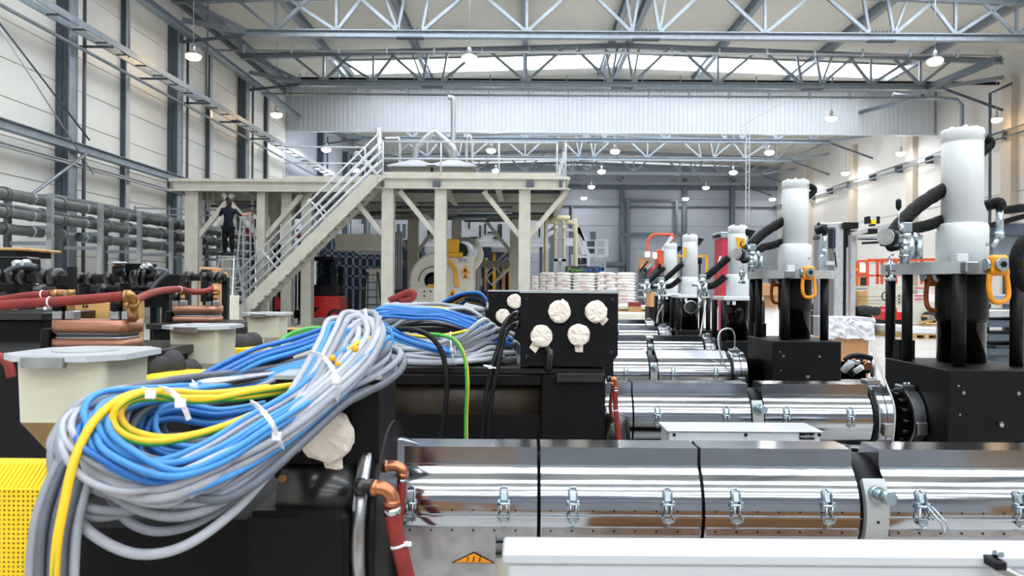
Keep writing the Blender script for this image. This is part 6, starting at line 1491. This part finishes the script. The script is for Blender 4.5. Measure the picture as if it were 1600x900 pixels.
# A: thick strand from the tied crown down to the lower left
for k in range(14):
    u, v = disc(k, 14, .055, .028)
    pts = [(530, 575, 1.46, .6), (565, 548, 1.47, .7), (592, 545+rnd.uniform(-4, 8), 1.44, .8), (592, 566, 1.39, .9), (556, 593, 1.34), (492, 624, 1.24), (412, 692, 1.14), (330, 752, 1.06, 1.1), (240+rnd.uniform(-20, 20), 790+rnd.uniform(-25, 10), 1.03, 1.2), (160+rnd.uniform(-15, 15), 745+rnd.uniform(-20, 15), 1.02, 1.2), (128+rnd.uniform(-8, 12), 690+rnd.uniform(-15, 15), 1.04, 1.1), (160+rnd.uniform(-10, 20), 640+rnd.uniform(-10, 10), 1.1), (250, 612+rnd.uniform(-5, 12), 1.2, .7), (340, 605+rnd.uniform(-5, 10), 1.32, .7), (430, 585, 1.44, .6), (520, 560, 1.52, .5), (575, 545, 1.56, .4)]
    cable('grey_cable', 'thick grey cable looping through the foreground bundle', jit(pts, (u, v*.6, v), 0), rnd.choice((.0062, .0068, .0074)), rnd.choice(('cable_grey', 'cable_light', 'cable_grey', 'cable_dark')), GR)
for k, (dx, dy, rr) in enumerate(((0, 0, .0078), (8, 16, .0072), (-6, -14, .007))):
    pts = [(575, 575+dy*.3, 1.36), (500, 632+dy*.5, 1.26), (415, 690+dy, 1.12), (330, 733+dy, 1.02), (245, 762+dy, .98), (165, 745+dy, .98), (125+dx, 700+dy, 1.0), (135+dx, 655, 1.04), (180, 625, 1.1)]
    cable('grey_cable', ['pale grey cable forming the widest upper loop', 'pale grey cable just under the widest upper loop', 'pale grey cable just inside the widest upper loop'][k], [at(*q) for q in pts], rr, 'cable_light', GR)
cable('grey_cable', 'lowest grey cable, a wide free loop under the bundle', [at(*q) for q in ((590, 600, 1.36), (512, 645, 1.26), (436, 722, 1.14), (366, 798, 1.06), (290, 852, 1.02), (220, 866, 1.0), (160, 845, 1.0), (118, 808, 1.01), (100, 770, 1.03))], .0072, 'cable_light', GR)
cable('grey_cable', 'second lowest grey cable loop under the bundle', [at(*q) for q in ((585, 590, 1.38), (508, 636, 1.27), (430, 712, 1.16), (366, 778, 1.08), (300, 820, 1.05), (240, 830, 1.03), (195, 810, 1.03), (170, 770, 1.04))], .0065, 'cable_grey', GR)
cable('grey_cable', 'third lowest grey cable with a bare end', [at(*q) for q in ((570, 585, 1.38), (480, 660, 1.25), (400, 735, 1.14), (330, 785, 1.08), (260, 802, 1.06), (205, 792, 1.05), (170, 750, 1.05), (150, 700, 1.05))], .0058, 'cable_light', GR)
# B: strands falling off the left side towards the bottom edge
for k in range(13):
    u, v = disc(k, 13, .05, .03); m = rnd.choice(('cable_grey', 'cable_light', 'cable_grey', 'cable_dark'))
    pts = [(430, 590, 1.5, .4), (350, 602, 1.4, .5), (290, 614, 1.3, .6), (220, 622, 1.2, .7), (165, 652, 1.1, .7), (128, 705, 1.04, .7), (101, 775, 1.0, .75), (88, 840, .98, .7), (84, 940, .97, .7)]
    cable('grey_cable', 'grey cable hanging down at the left end of the foreground bundle', jit(pts, (u*.75, v, v*.4), 0), rnd.choice((.0062, .007)), m, GR)
# cables crossing the open middle of the loops
for k in range(10):
    u, v = disc(k, 10, .035, .022); m = ('cable_grey', 'cable_light', 'cable_dark')[k % 3]
    pts = [(450, 596, 1.46, .5), (380, 612, 1.36, .8), (310, 622, 1.26), (245, 642, 1.18), (215, 676, 1.14), (245, 702, 1.14), (320, 700, 1.2), (400, 668, 1.27), (460, 630, 1.34, .6)]
    cable('grey_cable', 'grey cable coiled in the open middle of the foreground bundle', jit(pts, (u, v, v), 0), .0066, m, GR)
for k in range(5):
    u, v = disc(k, 5, .025, .015)
    pts = [(400, 640, 1.22), (330, 650, 1.18), (270, 640, 1.14), (232, 655, 1.12), (226, 690, 1.1), (265, 712, 1.1), (330, 706, 1.13), (400, 674, 1.2)]
    cable('blue_cable', 'blue cable coiled in the open middle of the foreground bundle', jit(pts, (u, v, v), 0), .005, ('cable_blue', 'cable_sky')[k % 2], BL)
# blues in the strand
for k in range(9):
    u, v = disc(k, 9, .035, .02)
    pts = [(592, 535, 1.4, .8), (545, 570, 1.34), (480, 625, 1.25), (410, 668, 1.15), (340, 712, 1.07), (265, 735+rnd.uniform(-6, 8), 1.02), (195, 715+rnd.uniform(-10, 10), 1.0), (160+rnd.uniform(-6, 6), 675, 1.01), (175, 640, 1.06), (235, 622, 1.15, .7), (310, 612, 1.26, .6), (400, 595, 1.4, .5), (500, 565, 1.5, .4)]
    gy = k % 3 == 1; cable('grey_cable' if gy else 'blue_cable', ('grey' if gy else 'blue')+' cable running along the middle of the foreground bundle', jit(pts, (u, v-.045, v+.008), 0), .0048, 'cable_light' if gy else rnd.choice(('cable_blue', 'cable_sky', 'cable_sky')), GR if gy else BL)
for k in range(9):   # blue strand behind, rising to the crown
    u, v = disc(k, 9, .022, .018)
    pts = [(150, 680, 1.06, .5), (190, 655, 1.14, .6), (250, 632, 1.22, .8), (320, 597, 1.3), (390, 562, 1.4), (450, 545, 1.48), (510, 525, 1.52), (560, 510, 1.5, .8), (580, 530, 1.46, .7), (560, 575, 1.42, .8)]
    cable('blue_cable', 'blue cable in the strand rising behind the foreground bundle', jit(pts, (u, v, v), 0), .005, rnd.choice(('cable_blue', 'cable_blue', 'cable_sky')), BL)
for k in range(9):
    u, v = disc(k, 9, .03, .018)
    pts = [(200, 650, 1.16, .6), (290, 635, 1.26), (380, 610, 1.36), (450, 580, 1.46), (520, 560, 1.52), (590, 545, 1.55, .7)]
    cable('grey_cable', 'dark grey cable below the blue strand behind the bundle', jit(pts, (u, v, v), 0), .0058, rnd.choice(('cable_dark', 'cable_grey')), GR)
# crown loops near the tie
for k in range(12):
    u, v = disc(k, 12, .03, .02); m = ('cable_light', 'cable_sky', 'cable_grey')[k % 3]
    pts = [(470, 640, 1.22), (505, 580, 1.3), (530, 530, 1.38), (548+rnd.uniform(-10, 15), 503+rnd.uniform(-4, 8), 1.42), (575+rnd.uniform(-6, 8), 505+rnd.uniform(-4, 8), 1.42), (583, 530, 1.38), (560, 570, 1.32), (510, 618, 1.24), (440, 672, 1.16), (360, 715, 1.08), (280, 742, 1.04), (210, 730, 1.03), (175, 690, 1.04)]
    nm = 'blue' if m == 'cable_sky' else 'grey'
    cable(nm+'_cable', nm+' cable bent over in the tied crown of the foreground bundle', jit(pts, (u, v-.03, v), 0), .0052 if nm == 'blue' else .0062, m, BL if nm == 'blue' else GR)
for k in range(7):
    pts = [(560, 540, 1.42), (582-k*3, 532+k*4, 1.4), (593-k*4, 541+k*5, 1.37), (582-k*5, 560+k*5, 1.34), (546-k*4, 588+k*4, 1.29), (494, 622+k*4, 1.22), (438, 664+k*5, 1.15), (384, 706+k*6, 1.09), (325, 748+k*4, 1.05), (270, 780-k*6, 1.02), (200, 760-k*8, 1.02), (160, 700, 1.03)]
    cable('grey_cable', 'pale grey cable along the lower edge of the tied strand', jit(pts, (0, -.02, 0), 0), .0068, ('cable_light', 'cable_grey')[k % 2], GR)
# yellow-green
def yg(label, pts, r=.0052, grn=True):
    P = [at(*q) for q in pts]; b = B(); b.tube(smooth_path(P, 7), r, 8); o = b('earth_cable', 'cable_yellow', label=label, cat='cable', group=YE)
    if grn:
        b = B(); b.tube([q+Vector((0, -r*.25, -r*.55)) for q in smooth_path(P, 7)], r*.75, 6); b('green_stripe', 'cable_green', o)
yg('yellow green cable falling steeply down the left end of the bundle', [(420, 605, 1.3), (330, 615, 1.2), (260, 612, 1.1), (200, 618, 1.02), (150, 655, .97), (118, 715, .94), (100, 790, .92), (88, 860, .91), (84, 950, .91)], .0058)
yg('outer yellow green loop on top of the foreground bundle', [(470, 600, 1.28), (400, 610, 1.2), (310, 625, 1.1), (240, 612, 1.03), (195, 625, .99), (176, 655, .98), (195, 680, .98), (240, 690, 1.0), (300, 680, 1.04), (380, 655, 1.12), (440, 630, 1.2)])
yg('inner yellow green loop on top of the foreground bundle', [(460, 608, 1.28), (380, 620, 1.18), (290, 622, 1.08), (215, 622, 1.02), (188, 645, 1.0), (205, 672, 1.0), (260, 684, 1.02), (330, 672, 1.07), (400, 645, 1.16)])
yg('thin yellow green cable end in the crown of the bundle', [(520, 560, 1.33), (545, 545, 1.32), (565, 533, 1.34), (590, 525, 1.36)], .004)
for (px, py) in ((519, 560), (555, 545), (528, 570)):
    b = B(); b.sphere(at(px, py, 1.28), .0065, 8, 6); b('wire_lug', 'yellow_machine', label='small yellow wire lug on the crown of the bundle', cat='wire lug', group='yellow wire lugs')
# pale silvery braid
cable('grey_cable', 'silvery braided cable between the blue strand and the yellow loops', [at(*q) for q in ((230, 615, 1.2), (300, 602, 1.26), (350, 598, 1.3), (390, 592, 1.36), (440, 585, 1.44))], .011, 'steel_brush', GR)
# cable ties on the strand
def tie_ring(c, d, r, rz, label, w_=.005):
    c = Vector(c); d = Vector(d).normalized(); a1 = d.cross(Vector((0, 1, 0))).normalized(); a2 = d.cross(a1)
    pts = [c+a1*r*math.cos(R(q))+a2*rz*math.sin(R(q)) for q in range(0, 360, 15)]
    b = B(); b.tube(pts, w_/2, 6, closed=True); h = c-Vector((0, rz, 0)); b.box(h.x-.006, h.x+.006, h.y-.006, h.y+.004, h.z-.005, h.z+.005, .001)
    b('cable_tie', 'tie_white', label=label, cat='cable tie', group='white cable ties on the bundles')
for pts, l in (([(486, 551, 1.3), (504, 557, 1.2), (520, 577, 1.16), (528, 603, 1.17), (524, 632, 1.22)], 'white cable tie around the tied crown'),
        ([(392, 628, 1.12), (405, 637, 1.05), (424, 660, 1.02), (437, 690, 1.06), (441, 700, 1.1)], 'white cable tie halfway down the strand'),
        ([(248, 606, 1.1), (266, 611, .99), (284, 630, .96), (295, 655, .97)], 'white cable tie over the yellow loops'), ([(222, 608, 1.06), (236, 613, .99), (237, 622, .99)], 'short white cable tie left on the yellow loops'),
        ([(296, 592, 1.3), (303, 600, 1.22), (305, 612, 1.24)], 'white cable tie on the rear blue strand')):
    P = smooth_path([at(*q) for q in pts], 6); b = B()
    for q0, q1 in zip(P, P[1:]): b.bar(q0, q1+(q1-q0)*.15, .0065, .0022, up=(.5, -1, .3))
    h = P[int(len(P)*.66)]; b.box(h.x-.006, h.x+.006, h.y-.008, h.y, h.z-.005, h.z+.006, .001)
    b('cable_tie', 'tie_white', label=l, cat='cable tie', group='white cable ties on the bundles')
b = B(); b.bar(at(575, 510, 1.4), at(570, 482, 1.4), .006, .003); b('cable_tie', 'tie_white', label='upright white tie end above the crown', cat='cable tie', group='white cable ties on the bundles')
# ---- bundle on the second gearbox ----
G2 = 'grey cables coiled on the second gearbox'
for k in range(26):
    f = k/25; lay = k % 3
    yl = 528+f*45; yr = 530+f*40; m = rnd.choice(('cable_grey', 'cable_light', 'cable_light', 'cable_grey'))
    D0 = 2.42+lay*.05+(1-f)*.18
    pts = [(588+rnd.uniform(-8, 12), yl+rnd.uniform(-4, 4), D0+.05), (630, yl+rnd.uniform(-2, 2)-2, D0), (680, yl-1+rnd.uniform(-4, 4), D0-.02), (725, min(568, 540+f*28)+rnd.uniform(-4, 4), D0-.03), (765, yr-12+rnd.uniform(-5, 5), D0), (800+rnd.uniform(-14, 8), yr-8+rnd.uniform(-8, 6), D0+.05)]
    P = [at(*q) for q in pts]
    for p in P: p.z = max(p.z, 1.103)
    cable('grey_cable', 'grey cable in the flat coil on the second gearbox, '+ORD[k]+' from its top', P, .0085, m, G2)
for k in range(6):   # return bends at the right end
    cx_, cy_ = 745+k*9, 512+k*7; D0 = 2.45+.02*k
    pts = [(680, cy_+26, D0), (720, cy_+14, D0), (cx_+4, cy_-8, D0), (cx_+14, cy_-12, D0+.02), (cx_+20, cy_-4, D0+.05), (cx_+6, cy_+8, D0+.06), (700, cy_+30, D0+.08)]
    P = [at(*q) for q in pts]
    for p in P: p.z = max(p.z, 1.103)
    cable('grey_cable', 'grey cable bent back at the right end of the coil, '+ORD[k]+' from the left', P, .0085, 'cable_light', G2)
for k in range(10):
    u, v = disc(k, 10, .03, .02)
    pts = [(575, 510, 2.5), (600, 497, 2.5), (650, 500, 2.5), (690, 502, 2.5), (730, 515, 2.48), (765, 530, 2.48), (790, 545, 2.48)]
    P = jit(pts, (u, v+.05, v+.02), 0)
    for p in P: p.z = max(p.z, 1.11)
    cable('blue_cable', 'blue cable lying over the grey coil on the second gearbox', P, .0058, rnd.choice(('cable_blue', 'cable_blue', 'cable_sky')), 'blue cables on the second gearbox')
for k in range(6):
    u, v = disc(k, 6, .02, .014)
    P = jit([(578, 500, 2.4), (600, 515, 2.38), (625, 528, 2.38), (660, 540, 2.38), (700, 550, 2.4)], (u, v, v), 0)
    cable('blue_cable', 'blue cable at the left end of the grey coil', P, .0055, rnd.choice(('cable_blue', 'cable_sky')), 'blue cables on the second gearbox')
cable('blue_cable', 'single blue cable dangling in front of the gearbox', [at(*q) for q in ((598, 512, 2.36), (610, 515, 2.33), (614, 535, 2.32), (612, 560, 2.31), (603, 590, 2.31), (594, 612, 2.31))], .0048, 'cable_sky', 'blue cables on the second gearbox')
cable('black_cable', 'thick black cable curving over the grey coil and down', [at(*q) for q in ((622, 514, 2.4), (650, 516, 2.36), (675, 528, 2.33), (692, 555, 2.32), (698, 600, 2.31), (694, 650, 2.31), (684, 700, 2.31))], .0085, 'cable_black', None)
P = [at(*q) for q in ((668, 522, 2.35), (690, 524, 2.33), (712, 533, 2.32), (726, 560, 2.31), (730, 600, 2.3), (728, 650, 2.3), (728, 700, 2.3))]
o = cable('green_cable', 'green and yellow cable hanging down in front of the gearbox', P, .0062, 'cable_green', None)
b = B(); b.tube([q+Vector((.0035, -.001, 0)) for q in smooth_path(P, 7)], .0038, 6); b('yellow_stripe', 'cable_yellow', o)
for k, (dx, l) in enumerate(((0, 'left black cable of the tied pair hanging from the junction box'), (9, 'right black cable of the tied pair hanging from the junction box'))):
    cable('black_cable', l, [at(*q) for q in ((806, 490+k*17, 2.4), (796, 496+k*16, 2.37), (786-k*-2, 512+k*14, 2.34), (778+dx*.6, 545, 2.33), (768+dx, 575, 2.31), (758+dx, 630, 2.3), (752+dx, 700, 2.3))], .0078, 'cable_black', 'black cables from the junction box')
    b = B(); c0, c1 = at(812, 489+k*17, 2.41), at(803, 492+k*17, 2.4); b.cyl(c0, c1, .011, n=12); b('cable_gland', 'steel_brush', label=['upper', 'lower'][k]+' gland at the side of the junction box', cat='gland')
tie_ring(at(766, 573, 2.31), (.2, 0, 1), .02, .012, 'white cable tie holding the two hanging black cables')
for (px, py, d, r, rz, l) in ((708, 545, (1, 0, .15), .055, .05, 'white cable tie around the grey coil'), (590, 508, (1, 0, -.4), .03, .03, 'white cable tie on the blue cables of the coil')): tie_ring(at(px, py, 2.42), d, r, rz, l)
yg('yellow cable end over the grey coil', [(630, 522, 2.4), (660, 526, 2.4), (690, 524, 2.42), (715, 520, 2.44), (730, 516, 2.45)], .005)
# ---- third-row bundle, behind ----
G3 = 'grey cables on the third gearbox'
for k in range(20):
    f = k/19; D0 = 3.5+rnd.uniform(-.05, .3); yb0 = 482+f*30
    pts = [(590+rnd.uniform(-20, 20), yb0+8, D0), (640, yb0-6+rnd.uniform(-4, 4), D0), (690, yb0-8+rnd.uniform(-5, 5), D0), (730, yb0+rnd.uniform(-6, 6), D0), (758, yb0+rnd.uniform(-10, 14), D0)]
    P = [at(*q) for q in pts]
    for p in P: p.z = max(p.z, 1.10)
    cable('grey_cable', 'grey cable in the pile on the third gearbox, '+ORD[k]+' from its top', P, .009, rnd.choice(('cable_light', 'cable_grey', 'cable_dark')), G3)
for k in range(8):
    D0 = 3.5+.05*k; P = [at(*q) for q in ((625, 502-k*2, D0), (670, 488+rnd.uniform(-3, 5), D0), (710, 490+rnd.uniform(-3, 5), D0), (745, 497+rnd.uniform(-4, 4), D0))]
    for p in P: p.z = max(p.z, 1.11)
    cable('blue_cable', 'blue cable in the pile on the third gearbox', P, .0065, 'cable_blue', 'blue cables on the third gearbox')
for k in range(2): yg('yellow cable arching over the third gearbox pile, '+['left', 'right'][k]+' one', [(655+k*8, 488, 3.45), (670+k*8, 481, 3.45), (690+k*8, 484, 3.44), (703+k*8, 497, 3.42)], .007, False)
cable('grey_cable', 'long grey cable along the top of the third gearbox pile', [at(*q) for q in ((580, 500, 3.6), (620, 484, 3.6), (660, 479, 3.6), (705, 479, 3.6), (745, 486, 3.6))], .009, 'cable_light', G3)
# ---- furthest bundle ----
for k in range(13):
    D0 = 4.95+.03*k; m = ('cable_blue', 'cable_sky', 'cable_black', 'cable_dark', 'cable_blue', 'cable_yellow')[k % 6]
    pts = [(682+k*3, 479, D0), (705+k*2, 466+rnd.uniform(-2, 6), D0), (730, 457+k*1.2, D0), (750, 458+k*1.5, D0), (760, 468+k, D0)]
    P = [at(*q) for q in pts]
    for p in P: p.z = max(p.z, 1.2)
    nm = {'cable_blue': 'blue', 'cable_sky': 'blue', 'cable_black': 'black', 'cable_dark': 'grey', 'cable_yellow': 'yellow'}[m]
    cable(nm+'_cable', nm+' cable heaped on the furthest gearbox', P, .0095, m, 'cables heaped on the furthest gearbox')
# green cable at left of crown
for k in range(3): cable('green_cable', 'dark green cable left of the crown of the bundle, '+['front', 'middle', 'rear'][k]+' one', [at(*q) for q in ((425+k*4, 540, 1.75), (450, 530-k*3, 1.8), (480, 520-k*3, 1.85), (510, 517-k*2, 1.9))], .006, 'cable_green', 'dark green cables')
